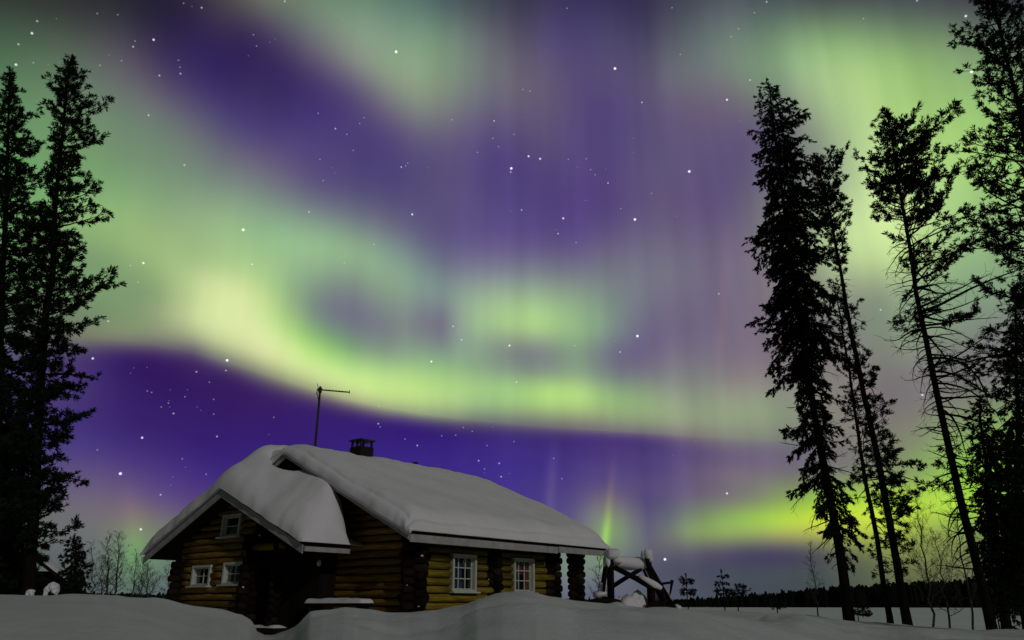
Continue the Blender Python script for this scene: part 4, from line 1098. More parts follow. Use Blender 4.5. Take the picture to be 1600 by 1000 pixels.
def conifer(name, label, group, trunk_pts, r0, prof, kind, nb, seed, leaf=None, cat='tree', foliage=1.0, tmin=0.08, size=1.0, droop=None, lenr=(0.55, 1.05), bare_twigs=True, ragged=0.12):
    """prof: rows of (height, reach to -x, reach to +x); leaf(z, side) -> chance that a branch bears needles"""
    rg = random.Random(seed)
    nr = np.random.default_rng(seed)
    tp = np.array(trunk_pts, float)
    zs = tp[:, 2]
    base = tp[0]
    root = empty(name, tuple(base), 0, label=label, cat=cat, group=group)
    tr = MB()
    n = 26
    zz = np.linspace(zs[0] - 0.3, zs[-1], n)
    H = zs[-1] - zs[0]
    pts = np.stack([np.interp(zz, zs, tp[:, 0]), np.interp(zz, zs, tp[:, 1]), zz], -1)
    wob = np.cumsum(nr.normal(0, 0.012, (n, 2)), 0)
    pts[:, :2] += wob - np.linspace(0, 1, n)[:, None] * wob[-1]
    rad = r0 * (1 - np.clip((zz - zs[0]) / H, 0, 1)) ** 0.8 + 0.012
    rad[:3] *= (1.25, 1.12, 1.03)
    pts -= base
    tr.tube(pts, rad, 10)
    P, D, S = [], [], []
    pz = [p_[0] for p_ in prof]
    zlow = zs[0] + tmin * H

    def trunk_at(z):
        return np.array((np.interp(z, zz, pts[:, 0]), np.interp(z, zz, pts[:, 1]), z - base[2]))
    for i in range(nb):
        q = (i + rg.random()) / nb
        z = zlow + (zs[-1] - 0.12 - zlow) * q
        t = (z - zs[0]) / H
        phi = i * 2.39996 + rg.uniform(-0.5, 0.5)
        L_, R_2 = np.interp(z, pz, [p_[1] for p_ in prof]), np.interp(z, pz, [p_[2] for p_ in prof])
        cx = math.cos(phi)
        ext = (R_2 if cx > 0 else L_) * abs(cx) + 0.5 * (L_ + R_2) * (1 - abs(cx))
        if ext < 0.03:
            continue
        sd = 0 if cx > 0 else 1.7
        ln = ext * rg.uniform(*lenr) * (1 + ragged * (math.sin(z * 5.1 + seed + sd) + math.sin(z * 9.7 + seed * 2 + sd * 3)) * .8)
        ln = max(.05, min(ln, ext * (1.35 if t < .9 else 1.0)) - (min(.16, ext * .3) if kind == 'pine' else 0.0))
        leafy = rg.random() < (1.0 if leaf is None else leaf(z, cx))
        if kind == 'pine':
            e0 = math.radians(np.interp(t, [0, .35, .7, .9, 1], [-12, -2, 16, 34, 55]) + rg.uniform(-12, 12))
            curl = math.radians(rg.uniform(-2, 9) if leafy else rg.uniform(-12, 4))
        else:
            e0 = math.radians(np.interp(t, [0, .5, .85, 1], [-22, -14, 6, 40]) + rg.uniform(-9, 9))
            curl = math.radians(rg.uniform(-9, 2))
        e0 = min(e0, math.atan2(max(.02, zs[-1] - z - .12), ln * 1.2))
        if t > .8:
            curl = min(curl, 0.02)
        m = 7
        p_ = trunk_at(z)
        bp = [p_.copy()]
        ph, el_ = phi, e0
        for s in range(m):
            ph += rg.uniform(-0.16, 0.16)
            el_ += curl + rg.uniform(-0.1, 0.1) * (1.8 if not leafy else 1)
            d = np.array((math.cos(ph) * math.cos(el_), math.sin(ph) * math.cos(el_), math.sin(el_)))
            p_ = p_ + d * ln / m / max(0.75, math.cos(e0))
            bp.append(p_.copy())
        bp = np.array(bp)
        rb = min(0.055, 0.010 + 0.013 * ln) * (0.7 + 0.5 * (1 - t))
        tr.tube(bp, np.linspace(rb, 0.005, m + 1), 5, cap=False)
        # twigs
        step = 0.115 if leafy else 0.17
        start = (rg.uniform(0.12, 0.4) if ln > 0.6 else 0.05) if leafy else 0.2
        if kind == 'spruce' and leafy:
            start = 0.10
        k = max(2, int(ln * (1 - start) / step))
        for j in range(k):
            f = start + (1 - start) * (j + rg.random() * .6) / k
            x = f * m
            a = int(min(x, m - 1))
            q0 = bp[a] + (bp[a + 1] - bp[a]) * (x - a)
            ax = bp[a + 1] - bp[a]
            ax /= np.linalg.norm(ax) + 1e-9
            sgn = 1 if j % 2 else -1
            ang = sgn * math.radians(rg.uniform(25, 70))
            c_, s_ = math.cos(ang), math.sin(ang)
            d = np.array((ax[0] * c_ - ax[1] * s_, ax[0] * s_ + ax[1] * c_, ax[2] + (rg.uniform(-0.25, 0.45) if kind == 'pine' else rg.uniform(-0.75, 0.05))))
            d /= np.linalg.norm(d)
            tl = (0.20 + 0.28 * ln ** .5 * (1 - f * 0.6)) * rg.uniform(0.55, 1.1) * size * min(1.0, 0.16 + ext * 0.85)
            q1 = q0 + d * tl * .55 + nr.normal(0, 0.02, 3)
            q2 = q1 + (d + nr.normal(0, 0.28, 3)) * tl * .45
            if not leafy:
                if bare_twigs:
                    tr.tube([q0, q1, q2], [0.006, 0.0045, 0.003], 3, cap=False)
                    if rg.random() < .5:
                        tr.tube([q1, q1 + nr.normal(0, 0.11, 3)], [0.004, 0.0025], 3, cap=False)
                continue
            tr.tube([q0, q1, q2], [0.007, 0.005, 0.003], 3, cap=False)
            nt = max(1, int(tl / 0.105 * foliage + rg.random()))
            for h in range(nt):
                g_ = (h + 0.5) / nt
                if kind == 'pine':
                    g_ = 0.25 + 0.75 * g_
                pp = q0 + (q1 - q0) * min(1, g_ / .55) if g_ < .55 else q1 + (q2 - q1) * (g_ - .55) / .45
                dd = d + nr.normal(0, 0.35, 3)
                if kind == 'spruce':
                    dd[2] -= 0.35
                P.append(pp)
                D.append(dd)
                S.append(rg.uniform(0.7, 1.2) * size * min(1.0, 0.48 + ext * 0.5))
        if leafy:
            for h in range(2):
                P.append(bp[-1] - h * .1 * (bp[-1] - bp[-2]))
                D.append(bp[-1] - bp[-2] + nr.normal(0, .02, 3))
                S.append(rg.uniform(.8, 1.2) * size)
    if True:
        for h in range(10):
            z = zs[-1] - 0.06 * h
            P.append(trunk_at(z))
            a = rg.uniform(0, 6.28)
            D.append(np.array((math.cos(a) * .7, math.sin(a) * .7, 0.9)))
            S.append(rg.uniform(.6, 1.0) * size)
    tr.build('trunk', M['bark'], root, True)
    if P:
        foliage_mesh('crown', P, D, S, kind, M['needle'], root, seed)
    return root


TREES = {
'leftA': ([(-11.91, 20.0, 0.85), (-12.43, 20.0, 3.94), (-13.06, 20.0, 8.21), (-13.15, 20.0, 9.48), (-13.49, 20.0, 11.65), (-13.93, 20.0, 14.9), (-14.17, 20.0, 17.27)], 0.13, [(1.41, 1.07, 0.85), (2.02, 0.95, 1.07), (2.64, 0.83, 1.21), (3.36, 0.88, 1.27), (4.02, 0.92, 1.58), (4.61, 0.98, 1.13), (5.3, 0.86, 1.53), (6.0, 0.92, 1.15), (6.72, 0.98, 1.47), (7.18, 1.02, 1.0), (7.64, 0.89, 1.74), (8.21, 0.93, 1.4), (8.79, 0.84, 2.09), (9.38, 0.75, 1.53), (9.99, 0.8, 1.23), (10.81, 0.85, 1.61), (11.86, 0.55, 1.58), (12.52, 0.41, 1.32), (13.41, 0.68, 1.08), (14.2, 0.54, 1.03), (14.9, 0.8, 1.23), (15.26, 0.8, 0.96), (15.74, 0.86, 0.76), (16.35, 0.3, 0.66), (16.72, 0.23, 0.32), (17.27, 0.05, 0.05)]),
'leftB': ([(-13.45, 21.0, 0.86), (-15.07, 21.0, 8.59), (-16.86, 21.0, 17.57)], 0.14, [(1.44, 0.99, 1.02), (3.07, 1.24, 1.21), (4.8, 1.32, 1.2), (6.64, 1.23, 1.33), (8.59, 1.32, 1.41), (10.66, 1.43, 1.58), (11.75, 1.3, 1.57), (13.1, 1.17, 1.41), (14.28, 1.02, 1.03), (15.49, 0.87, 0.84), (15.99, 0.68, 0.58), (16.49, 0.6, 0.67), (17.0, 0.3, 0.23), (17.57, 0.06, 0.07)]),
'S1': ([(9.86, 24.0, 0.33), (9.84, 24.0, 3.4), (9.74, 24.0, 6.2), (9.68, 24.0, 8.35), (9.72, 24.0, 11.59), (9.71, 24.0, 15.13), (9.77, 24.0, 19.38)], 0.13, [(1.0, 0.18, 0.29), (2.27, 0.37, 0.6), (2.83, 1.07, 0.79), (3.6, 1.05, 0.92), (4.18, 1.21, 0.94), (4.98, 0.8, 0.89), (5.38, 1.1, 0.76), (6.0, 1.1, 0.88), (6.62, 0.86, 0.99), (7.26, 0.8, 0.9), (8.02, 1.02, 1.04), (8.69, 1.3, 1.25), (9.7, 1.6, 1.32), (10.4, 1.01, 1.42), (11.11, 1.51, 1.43), (12.08, 1.01, 1.5), (13.17, 1.46, 1.44), (13.83, 1.07, 1.54), (14.61, 0.8, 1.54), (15.72, 1.05, 1.0), (16.07, 0.65, 1.04), (16.76, 0.77, 1.17), (17.23, 0.86, 1.11), (17.74, 0.48, 0.93), (18.3, 0.49, 0.71), (18.74, 0.4, 0.52), (19.38, 0.07, 0.07)]),
'P2': ([(11.1, 23.0, 0.26), (11.03, 23.0, 4.42), (10.87, 23.0, 6.99), (10.79, 23.0, 9.77), (10.79, 23.0, 12.56), (10.66, 23.0, 15.51)], 0.105, [(0.99, 0.18, 0.27), (2.21, 0.32, 0.8), (2.75, 0.4, 0.91), (3.29, 0.49, 1.21), (3.66, 0.8, 1.19), (4.32, 0.88, 1.08), (5.09, 0.72, 1.42), (5.38, 0.85, 0.75), (5.98, 0.91, 0.85), (6.79, 0.74, 1.01), (8.03, 0.72, 0.46), (8.68, 0.6, 0.66), (9.77, 0.62, 0.63), (10.45, 0.42, 0.21), (10.91, 0.45, 0.64), (11.6, 0.57, 0.6), (12.44, 0.67, 0.95), (13.04, 0.73, 0.85), (13.78, 0.6, 1.22), (14.66, 0.44, 1.4), (14.99, 0.25, 0.24), (15.51, 0.05, 0.07)]),
'Q': ([(11.54, 25.0, 0.24), (11.47, 25.0, 4.74), (11.55, 25.0, 8.67), (11.47, 25.0, 11.54)], 0.075, [(1.95, 0.29, 0.71), (2.92, 0.42, 0.9), (4.74, 0.63, 0.83), (6.65, 0.59, 0.91), (8.67, 0.66, 0.56), (10.8, 0.44, 0.17), (11.54, 0.05, 0.05)]),
'R1': ([(11.1, 19.0, 0.22), (10.98, 19.0, 2.1), (10.9, 19.0, 4.42), (10.91, 19.0, 6.77), (10.91, 19.0, 8.76), (11.0, 19.0, 11.72), (11.11, 19.0, 14.49)], 0.095, [(2.25, 0.96, 0.73), (2.85, 0.99, 0.88), (3.62, 0.97, 0.77), (4.42, 0.88, 0.97), (5.4, 0.62, 1.99), (6.08, 0.5, 2.31), (6.59, 0.57, 2.43), (7.39, 1.14, 2.45), (7.84, 0.96, 2.55), (8.21, 0.79, 2.47), (8.86, 0.86, 2.61), (9.14, 0.76, 2.58), (10.11, 0.47, 2.68), (10.7, 0.42, 2.62), (11.11, 0.94, 2.34), (11.51, 0.66, 2.05), (11.93, 0.87, 1.76), (12.39, 0.83, 1.84), (12.77, 0.78, 1.5), (13.16, 0.73, 1.45), (13.53, 0.63, 0.53), (14.08, 0.33, 0.19), (14.49, 0.05, 0.06)]),
'R2': ([(11.26, 16.0, 0.21), (11.97, 16.0, 5.82), (12.7, 16.0, 11.98), (12.82, 16.0, 15.8), (12.92, 16.0, 17.46)], 0.11, [(2.52, 1.19, 0.78), (3.84, 1.32, 0.84), (5.23, 1.6, 1.04), (6.42, 2.06, 1.08), (7.5, 1.67, 1.24), (8.3, 2.04, 1.37), (9.13, 1.97, 1.34), (9.99, 1.67, 1.32), (10.69, 1.61, 1.26), (11.51, 1.98, 1.22), (11.98, 1.18, 1.13), (12.65, 1.59, 1.12), (13.03, 1.23, 1.2), (13.93, 0.82, 1.24), (14.85, 0.96, 1.27), (15.37, 0.85, 1.05), (15.8, 0.7, 0.79), (17.46, 0.05, 0.12)]),
'R3': ([(13.18, 22.0, 0.2), (13.42, 22.0, 2.32), (13.88, 22.0, 6.52)], 0.11, [(0.81, 0.42, 0.45), (1.47, 0.52, 0.7), (2.32, 0.62, 0.81), (3.18, 0.53, 0.91), (3.9, 0.55, 0.82), (4.99, 0.44, 0.68), (5.94, 0.34, 0.22), (6.52, 0.05, 0.08)]),
'R4': ([(17.04, 26.0, 0.1), (18.54, 26.0, 8.98)], 0.12, [(0.83, 0.97, 0.87), (1.6, 1.13, 0.94), (3.63, 1.12, 0.7), (5.77, 0.99, 0.66), (7.57, 0.66, 0.58), (8.98, 0.09, 0.09)]),
'R5': ([(15.1, 24.0, 0.21), (17.22, 24.0, 11.11)], 0.12, [(0.82, 0.94, 0.86), (1.9, 1.1, 1.02), (3.4, 1.0, 1.0), (4.98, 1.02, 0.89), (6.62, 0.88, 0.77), (8.35, 0.94, 0.64), (9.7, 0.59, 0.45), (11.11, 0.05, 0.05)]),
'Y1': ([(-16.1, 30.0, 0.73), (-16.62, 30.0, 3.17)], 0.05, [(0.88, 0.71, 0.8), (1.51, 0.66, 0.72), (2.19, 0.47, 0.49), (2.65, 0.29, 0.31), (3.17, 0.05, 0.05)]),
'L3': ([(-16.96, 27.0, 0.75), (-19.13, 27.0, 9.8)], 0.12, [(0.87, 1.54, 1.49), (1.64, 1.55, 1.57), (2.67, 1.46, 1.53), (4.17, 1.25, 1.31), (5.96, 0.93, 1.0), (7.83, 0.6, 0.57), (9.8, 0.05, 0.05)])}

GP = 'tall pines round the cabin'


def leaf_r1(z, side):
    if side < 0.1:
        return 1.0 if z > 10.8 else (0.35 if z > 9.8 else 0.04)
    return 1.0 if z > 10.6 else (0.40 if z > 8.0 else 0.06)


def leaf_p2(z, side):
    if z > 11.2:
        return 1.0
    if z > 9.6:
        return 0.25
    return 0.62 if side > -0.1 else 0.4


def leaf_q(z, side):
    return 0.6


def leaf_s1(z, side):
    return 1.0 if z > 8.5 else (0.6 if z > 4.5 else 0.38)


conifer('pine_tree', 'tall narrow pine with full ragged crown at left, in front of the shed', GP, *TREES['leftA'], 'pine', 300, 101, foliage=1.75, lenr=(.35, 1.05), ragged=.24)
conifer('pine_tree', 'dense dark pine cut off by the left picture edge', GP, *TREES['leftB'], 'pine', 300, 102, foliage=1.9, lenr=(.4, 1.08), ragged=.26, tmin=0.02)
conifer('spruce_tree', 'dense black spruce low behind the two left pines at the picture edge', None, *TREES['L3'], 'spruce', 300, 111, foliage=1.9, ragged=.2)
conifer('spruce_tree', 'tall shaggy spruce with pointed top, leftmost of the right-hand trees', None, *TREES['S1'], 'spruce', 400, 103, leaf=leaf_s1, foliage=2.0, size=1.0, lenr=(.5, 1.12), ragged=.30)
conifer('pine_tree', 'leaning pine with blunt crown close behind the shaggy spruce', GP, *TREES['P2'], 'pine', 300, 104, leaf=leaf_p2, foliage=1.8, lenr=(.4, 1.12), ragged=.28)
conifer('pine_tree', 'thin sparse pine stem between the spruce and the blunt pine', GP, *TREES['Q'], 'pine', 110, 105, leaf=leaf_q)
conifer('pine_tree', 'tall pine with bare lower branches and bushy green lit top', GP, *TREES['R1'], 'pine', 340, 106, leaf=leaf_r1, foliage=1.4, ragged=.26, lenr=(.45, 1.15))
conifer('pine_tree', 'tallest pine, leaning in from the right picture edge', GP, *TREES['R2'], 'pine', 300, 107, size=0.92, foliage=1.3, ragged=.36, lenr=(.4, 1.15))
conifer('spruce_tree', 'short dense dark spruce behind the pine with bare lower branches', None, *TREES['R3'], 'spruce', 260, 108, foliage=1.9, ragged=.2)
conifer('spruce_tree', 'tallest of the dark spruces at the right edge, behind the tallest pine', None, *TREES['R5'], 'spruce', 220, 112, foliage=1.3, ragged=.35, lenr=(.35, 1.1))
conifer('spruce_tree', 'dark bushy spruce cut by the right picture edge, lower than the spruce beside it', None, *TREES['R4'], 'spruce', 240, 109, foliage=1.8, ragged=.25)
conifer('spruce_tree', 'young spruce beside the shed, left of the bare birches', None, *TREES['Y1'], 'spruce', 150, 110, foliage=1.6)


def bare_tree(name, label, group, base, top, r0, spread, seed, nb=26, cat='tree', sub=6, mat='birch'):
    rg = random.Random(seed)
    nr = np.random.default_rng(seed)
    base, top = np.array(base, float), np.array(top, float)
    root = empty(name, tuple(base), 0, label=label, cat=cat, group=group)
    b = MB()
    H = np.linalg.norm(top - base)
    n = 12
    pts = np.linspace(np.array((0, 0, -0.3)), top - base, n)
    pts[1:-1] += nr.normal(0, 0.014 * H, (n - 2, 3)) * (1, 1, 0.2)
    b.tube(pts, np.linspace(r0, r0 * .15, n), 6)
    tw = MB()

    def limb(p, d, ln, r, depth):
        m = 5
        q = [p]
        for s in range(m):
            d = d + nr.normal(0, 0.17, 3) + np.array((0, 0, 0.07))
            d = d / np.linalg.norm(d)
            q.append(q[-1] + d * ln / m)
        (b if depth == 0 else tw).tube(q, np.linspace(r, max(.0022, r * .35), m + 1), 4 if depth == 0 else 3, cap=False)
        if depth < 2:
            for k in range(sub if depth == 0 else 4):
                i = rg.randint(1, m)
                dd = d + nr.normal(0, 0.55, 3)
                limb(q[i], dd / np.linalg.norm(dd), ln * rg.uniform(.3, .55), max(.003, r * .5), depth + 1)
    for k in range(nb):
        f = 0.22 + 0.78 * (k + rg.random()) / nb
        x = f * (n - 1)
        a = int(min(x, n - 2))
        p = pts[a] + (pts[a + 1] - pts[a]) * (x - a)
        ph = k * 2.4 + rg.random()
        el_ = math.radians(rg.uniform(25, 60))
        d = np.array((math.cos(ph) * math.cos(el_), math.sin(ph) * math.cos(el_), math.sin(el_)))
        limb(p, d, spread * (1.15 - f * .75) * rg.uniform(.6, 1.1), max(.004, r0 * .35 * (1.1 - f)), 0)
    b.build('trunk', M[mat], root, True)
    tw.build('crown', M[mat], root)
    return root


for (nm, lb, gp, bs, tp_, r0_, sp_, sd_, nb_, ct_) in [
('birch_tree', 'left one of two bare birches between the young spruce and the cabin', 'bare birches beside the cabin', (-16.91, 34.0, 0.72), (-17.35, 34.0, 3.54), 0.05, 0.75, 1, 34, 'tree'),
('birch_tree', 'right one of two bare birches between the young spruce and the cabin', 'bare birches beside the cabin', (-16.57, 34.0, 0.72), (-16.9, 34.0, 3.65), 0.05, 0.75, 2, 34, 'tree'),
('birch_tree', 'slender faint bare birch close to the young spruce', 'bare birches beside the cabin', (-20.53, 40.0, 0.72), (-21.28, 40.0, 3.66), 0.04, 0.7, 3, 26, 'tree'),
('shrub', 'spreading leafless thicket right of the two bare birches', 'leafless thickets behind the snow banks', (-16.85, 36.0, 0.64), (-16.96, 36.0, 2.81), 0.03, 0.9, 4, 26, 'shrub'),
('shrub', 'low dark leafless bush close to the left end of the cabin', 'leafless thickets behind the snow banks', (-14.73, 33.0, 0.6), (-15.01, 33.0, 2.08), 0.045, 0.9, 5, 18, 'shrub'),
('shrub', 'faint leafless bush half hidden by the left cabin corner', 'leafless thickets behind the snow banks', (-15.22, 36.0, 0.59), (-15.44, 36.0, 2.32), 0.03, 0.8, 6, 20, 'shrub'),
('shrub', 'tall fine leafless thicket close to the left of the two bare birches', 'leafless thickets behind the snow banks', (-18.68, 37.0, 0.64), (-19.02, 37.0, 2.75), 0.03, 0.9, 14, 30, 'shrub'),
('shrub', 'broad leafless bush between the birches and the cabin roof corner', 'leafless thickets behind the snow banks', (-17.83, 39.0, 0.52), (-18.01, 39.0, 2.68), 0.035, 1.1, 15, 30, 'shrub'),
('shrub', 'leafless bush between the porch pillar and the timber frame', 'leafless thickets behind the snow banks', (3.58, 34.0, 0.6), (3.75, 34.0, 2.7), 0.03, 0.7, 7, 26, 'shrub'),
('birch_sapling', 'taller bare birch sapling between the blunt pine and the pine with bare lower branches', 'bare saplings among the right-hand trunks', (11.32, 22.0, 0.09), (11.42, 22.0, 3.68), 0.035, 1.0, 8, 34, 'sapling'),
('birch_sapling', 'shorter forked bare sapling just left of the pine with bare lower branches', 'bare saplings among the right-hand trunks', (12.27, 23.0, 0.06), (12.36, 23.0, 2.66), 0.035, 0.85, 9, 28, 'sapling'),
('birch_sapling', 'thin bare sapling growing against the leaning trunk of the pine with bare lower branches', 'bare saplings among the right-hand trunks', (11.8, 21.0, 0.12), (11.98, 21.0, 3.75), 0.03, 0.8, 10, 26, 'sapling'),
('birch_sapling', 'small bare sapling just left of the shaggy spruce trunk', 'bare saplings among the right-hand trunks', (11.25, 30.0, 0.29), (11.3, 30.0, 2.89), 0.03, 0.5, 11, 24, 'sapling')]:
    bare_tree(nm, lb, gp, bs, tp_, r0_, sp_, sd_, nb_, ct_)


def sapling(name, label, base, tiers, h, seed, kind='pine', cat='sapling', lean=0.0, group=None):
    """tiers: (height, reach left, reach right)"""
    rg = random.Random(seed)
    nr = np.random.default_rng(seed)
    root = empty(name, base, 0, label=label, cat=cat, group=group)
    b = MB()
    b.tube([(0, 0, -.25), (lean * .4, 0, h * .5), (lean, 0, h)], [0.018, 0.012, 0.006], 6)
    P, D, S = [], [], []
    for (z, l, r) in tiers:
        for k in range(6):
            ph = k * math.pi / 3 + rg.uniform(-.3, .3)
            ext = (r if math.cos(ph) > 0 else l) * rg.uniform(.8, 1.05)
            p0 = np.array((lean * z / h, 0, z))
            p1 = p0 + np.array((math.cos(ph) * ext, math.sin(ph) * ext, rg.uniform(-.05, .12) * ext))
            b.tube([p0, (p0 + p1) / 2 + (0, 0, .02), p1], [0.009, 0.007, 0.004], 4)
            for q in range(int(ext / 0.035)):
                f = .3 + .7 * rg.random()
                P.append(p0 + (p1 - p0) * f)
                D.append((p1 - p0) + nr.normal(0, ext * .5, 3))
                S.append(rg.uniform(.35, .75))
    for q in range(5):
        P.append(np.array((lean * .97, 0, h * (.9 + .02 * q))))
        D.append(np.array((rg.uniform(-.4, .4), rg.uniform(-.4, .4), 1)))
        S.append(.4)
    b.build('stem', M['bark'], root, True)
    foliage_mesh('needles', P, D, S, kind, M['needle'], root, seed)
    return root


sapling('spruce_sapling', 'tiny three tiered spruce sapling standing in the open snow', (5.75, 22.0, 0.78), [(0.676, 0.121, 0.156), (0.502, 0.173, 0.156), (0.312, 0.242, 0.208), (0.225, 0.139, 0.208)], 0.831, 1, 'spruce', 'sapling', 0.0, None)
sapling('pine_sapling', 'tiny pine sapling with round tufts right of the timber frame', (4.76, 22.0, 0.73), [(0.624, 0.156, 0.191), (0.572, 0.139, 0.156), (0.364, 0.208, 0.242), (0.294, 0.173, 0.208)], 0.779, 2, 'pine', 'sapling', 0.0, None)
sapling('bush', 'low needly bush on the snow right of the tiny spruce sapling', (6.38, 23.0, 0.78), [(0.435, 0.072, 0.181), (0.326, 0.254, 0.254), (0.235, 0.326, 0.181)], 0.489, 3, 'pine', 'bush', 0.109, None)
sapling('bush', 'smallest needly bush on the snow bank above the lake', (6.82, 21.0, 0.55), [(0.198, 0.132, 0.149), (0.132, 0.165, 0.182)], 0.281, 4, 'pine', 'bush', 0.05, None)
sapling('bush', 'needly bush lying low against the foot of the shaggy spruce', (9.71, 23.0, 0.35), [(0.344, 0.163, 0.254), (0.199, 0.217, 0.254), (0.127, 0.181, 0.326)], 0.416, 5, 'pine', 'bush', 0.109, None)
sapling('bush', 'dark tangled bush at the foot of the dense spruce on the far right', (12.47, 20.5, 0.39), [(0.694, 0.226, 0.258), (0.484, 0.323, 0.323), (0.291, 0.387, 0.387), (0.129, 0.323, 0.387)], 0.855, 6, 'spruce', 'bush', 0.065, None)
sapling('bush', 'dark low bush on the snow just right of the rightmost leaning bare trunk', (11.63, 19.6, 0.31), [(0.386, 0.154, 0.216), (0.262, 0.247, 0.278), (0.139, 0.216, 0.247)], 0.463, 7, 'spruce', 'bush', 0.046, None)


# ------------------------------------------------------------------ timber frame, shed, snow lumps, fallen branch
def frame_structure():
    O = np.array((3.37, 22.5, 0.75))
    k = 0.01771                      # metres per unit of the measured outline
    root = empty('timber_frame', tuple(O), 0, label='black timber well frame of crossed poles loaded with thick snow', cat='frame')

    def p(x, y, d=0.0):
        return np.array(((x - 990) * k, d, (944 - y) * k))

    def pole(name, pts, r, mat='timber', sides=8):
        b = MB()
        b.tube([p(*q) for q in pts], r * .82, sides)
        return b.build(name, M[mat], root, True)
    for d in (0.0, 0.55):
        pole('post', [(956, 956, d), (957, 915, d), (958, 874, d)], 0.085)
        pole('leg', [(952, 880, d - .02), (945, 915, d), (940, 955, d)], 0.055)
        pole('post', [(1014, 868, d), (1018, 892, d)], 0.080)
        pole('leg', [(1017, 884, d + .01), (1036, 920, d), (1058, 960, d)], 0.075)
        pole('leg', [(1013, 890, d + .02), (1028, 925, d + .02), (1044, 958, d + .02)], 0.05)
        pole('brace', [(962, 888, d - .1), (998, 906, d - .1), (1036, 928, d - .1)], 0.060)
        pole('brace', [(958, 919, d + .13), (980, 906, d + .13), (1006, 892, d + .13)], 0.060)
        pole('brace', [(1004, 905, d - .05), (1022, 915, d - .05), (1040, 931, d - .05)], 0.045)
        pole('brace', [(1026, 915, d + .04), (1050, 912, d + .04)], 0.04)
        pole('post', [(1021, 916, d - .02), (1019, 960, d - .02)], 0.085)
        pole('leg', [(1034, 912, d - .04), (1040, 958, d - .04)], 0.075)
    b = MB()
    b.tube([p(952, 881, .0) + (0, .28, 0), p(1024, 880, .0) + (0, .28, 0)], 0.10, 10)
    b.build('roller', M['timber'], root, True)
    for bx_ in ((926, 966, 934, -.35), (1012, 1052, 940, -.2)):
        b = MB()
        for q in range(3):
            y_ = bx_[3] + .15 + q * .45
            b.tube([p(bx_[0], (bx_[2] + 956) / 2, y_), p((bx_[0] + bx_[1]) / 2, bx_[2] + 6, y_), p(bx_[1], (bx_[2] + 956) / 2, y_)], .13, 8)
        b.box(p(bx_[0] + 4, 962, bx_[3] + .2), p(bx_[1] - 4, bx_[2] + 2, 1.0))
        b.build('base_beam', M['timber'], root)
    b = MB()
    b.tube([p(1050, 930, .2), p(1055, 908, .2)], [0.02, 0.05], 6)
    b.build('crank', M['timber'], root)
    # snow on it
    s = MB()
    n_ = 12
    s.tube([p(961 + 58 * i / n_, 884 - 3.5 * math.sin(i * .5) * .4, .0) + (0, .2, .03) for i in range(n_ + 1)], [0.11 + 0.06 * math.sin(math.pi * (i / n_)) ** .5 for i in range(n_ + 1)], 12)
    s.tube([p(961 + 58 * i / n_, 883, .0) + (0, .42, .02) for i in range(n_ + 1)], [0.11 + 0.08 * math.sin(math.pi * (i / n_)) ** .5 for i in range(n_ + 1)], 12)
    for d in (0.0, .55):
        s.blob(p(961, 869, d), (.19, .20, .15), 3, 20, 14, amp=.10, pw=.6)
        s.blob(p(968, 878, d), (.13, .17, .10), 13, 20, 14, amp=.14, pw=.7)
        s.blob(p(952, 880, d), (.07, .12, .15), 14, 16, 10, amp=.14, pw=.8)
        s.blob(p(1017, 869, d), (.11, .15, .13), 4, 20, 14, amp=.14, pw=.7)
        s.blob(p(1020, 876, d), (.06, .12, .10), 4, 16, 10, amp=.14, pw=.8)
        s.tube([p(1000, 903, d - .1), p(1012, 909, d - .1), p(1024, 916, d - .1), p(1034, 921, d - .1)], [.05, .085, .10, .06], 10)
    s.blob(p(984, 950, .3), (.42, .5, .30), 7, 30, 18, amp=.2, pw=.9)
    s.blob(p(1001, 944, .4), (.24, .3, .34), 17, 26, 16, amp=.22, pw=.85)
    s.blob(p(972, 946, .35), (.16, .3, .20), 27, 26, 16, amp=.25, pw=.9)
    s.blob(p(939, 931, .3), (.20, .4, .12), 8, 20, 12, amp=.2, pw=.8)
    s.blob(p(945, 922, .3), (.10, .3, .16), 18, 20, 12, amp=.2, pw=.8)
    s.blob(p(1036, 936, .5), (.26, .4, .30), 9, 20, 12, amp=.16, pw=.8)
    s.blob(p(1060, 953, .3), (.14, .25, .14), 10, 20, 12, amp=.16, pw=.85)
    o = s.build('frame_snow', M['snow'], None, True)
    o.location = root.location
    tag(o, 'rounded snow heaped over and inside the timber well frame', 'snow')


frame_structure()


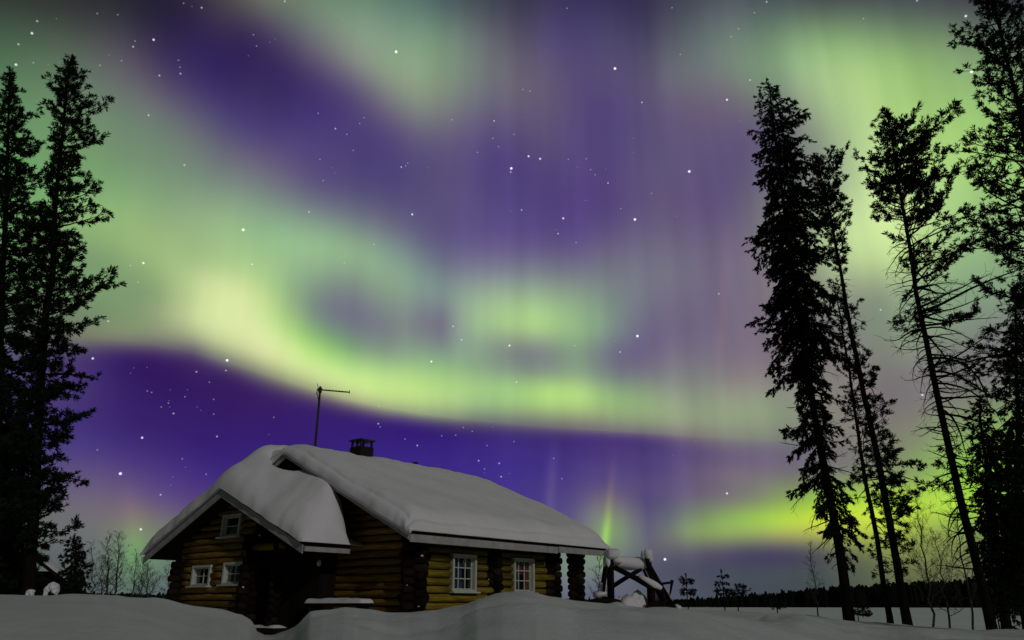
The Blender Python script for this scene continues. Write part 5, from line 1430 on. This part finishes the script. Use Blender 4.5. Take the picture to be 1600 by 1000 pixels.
def shed():
    O = (-18.84, 31.0, -0.3)
    root = empty('shed', O, math.radians(24), label='small black shed with snowy roof edge under the left pines', cat='shed')
    b = MB()
    for k in range(11):
        z = 0.1 + k * .2
        b.tube([(-2.6, -1.5, z), (1.3, -1.5, z)], .105, 8)
        b.tube([(1.2, -1.5, z + .1), (1.2, 1.6, z + .1)], .105, 8)
        b.tube([(-2.5, -1.5, z + .1), (-2.5, 1.6, z + .1)], .105, 8)
        b.tube([(-2.6, 1.5, z), (1.3, 1.5, z)], .105, 8)
    b.build('wall', M['dark'], root, True)
    b = MB()
    V = []
    for y in (-2.0, 2.0):
        V += [(-3.1, y, 1.75), (-.65, y, 3.5), (1.8, y, 1.75), (-3.1, y, 1.62), (-.65, y, 3.37), (1.8, y, 1.62)]
    b.add(V, [(0, 1, 7, 6), (1, 2, 8, 7), (3, 9, 10, 4), (4, 10, 11, 5), (0, 3, 4, 1), (1, 4, 5, 2), (6, 7, 10, 9), (7, 8, 11, 10), (0, 6, 9, 3), (2, 5, 11, 8)])
    b.add([(-2.5, -1.55, 1.7), (-.65, -1.55, 3.3), (1.2, -1.55, 1.7), (-2.5, -1.5, 1.7), (-.65, -1.5, 3.3), (1.2, -1.5, 1.7)], [(0, 2, 1), (3, 4, 5), (0, 1, 4, 3), (1, 2, 5, 4), (2, 0, 3, 5)])
    b.build('roof', M['dark'], root)
    s = MB()
    u = np.linspace(-3.12, 1.82, 60)
    y = np.linspace(-2.02, 2.02, 30)
    X, Y = np.meshgrid(u, y, indexing='ij')
    zr = 3.51 - np.abs(X + .65) * .714
    top = zr + (.16 + .03 * smooth_noise(X, Y, 77, 1.5, 2)) * edge_round(np.minimum(X + 3.12, 1.82 - X), .2) * edge_round(2.02 - np.abs(Y), .2)
    s.grid(np.stack([X, Y, top], -1))
    s.grid(np.stack([X, Y, zr], -1), flip=True)
    o = s.build('roof_snow', M['snow'], None, True)
    o.location, o.rotation_euler = root.location, root.rotation_euler
    tag(o, 'thin snow layer on the roof of the small black shed', 'snow', 'snow lying on the roofs')


shed()


def stump(loc, scale, seed, label):
    root = empty('stump', loc, 0, label=label, cat='stump', group='snow capped stumps by the shed')
    b = MB()
    b.tube([(0, 0, -.4), (0.02, 0, .35 * scale), (0, 0, .62 * scale)], [.2 * scale, .16 * scale, .15 * scale], 10)
    b.build('trunk', M['bark'], root, True)
    s = MB()
    for i, (dx, dy, dz, rx, ry, rz_) in enumerate(((.03, 0, .58, .20, .24, .15), (-.10, -.03, .50, .15, .2, .17), (.15, -.03, .46, .12, .18, .16), (-.15, -.06, .30, .09, .15, .28), (.20, 0, .34, .06, .1, .12), (.05, -.1, .62, .12, .15, .12))):
        s.blob((dx * scale, dy * scale, dz * scale), (rx * scale, ry * scale, rz_ * scale), seed + i, 24, 15, .26, pw=.92)
    o = s.build('stump_snow', M['snow'], None, True)
    o.location = loc
    return o


o = stump((-10.25, 18.0, 0.79), 0.55, 5, 'larger snow capped stump in front of the small black shed')
tag(o, 'tall drooping cap of snow on the larger stump by the shed', 'snow')
o = stump((-10.72, 18.0, 0.79), 0.36, 9, 'smaller snow capped stump left of the larger one by the shed')
tag(o, 'small cap of snow on the smaller stump by the shed', 'snow')


def branch_debris(name, label, base, segs, seed):
    root = empty(name, base, 0, label=label, cat='branch')
    nr = np.random.default_rng(seed)
    b = MB()
    for pts, r in segs:
        pts = np.array(pts, float)
        b.tube(pts, np.linspace(r, r * .4, len(pts)), 6)
        for k in range(5):
            i = nr.integers(0, len(pts) - 1)
            q = pts[i] + (pts[i + 1] - pts[i]) * nr.random()
            d = nr.normal(0, .16, 3)
            d[2] = abs(d[2])
            b.tube([q, q + d * .5, q + d], [r * .4, r * .3, r * .15], 4)
    b.build('wood', M['bark'], root, True)


branch_debris('fallen_branch', 'dead branch lying on the snow at the foot of the rightmost trunks', (11.31, 19.0, 0.36), [([(0, 0, 0.05), (0.25, -0.1, -0.12), (0.62, -0.25, -0.38), (1.0, -0.5, -0.62)], 0.035), ([(0.3, -0.1, -0.15), (0.15, -0.4, -0.3), (0.2, -0.6, -0.5)], 0.02)], 4)
branch_debris('fallen_branch', 'broken twiggy branch lying on the snow beside the shaggy spruce foot', (9.51, 23.0, 0.45), [([(0, 0, 0.1), (0.25, -0.1, 0.03), (0.5, -0.1, -0.02), (0.62, -0.1, 0.06)], 0.03), ([(0.1, 0, 0.1), (0.25, -0.1, 0.2), (0.4, -0.1, 0.24)], 0.015)], 5)
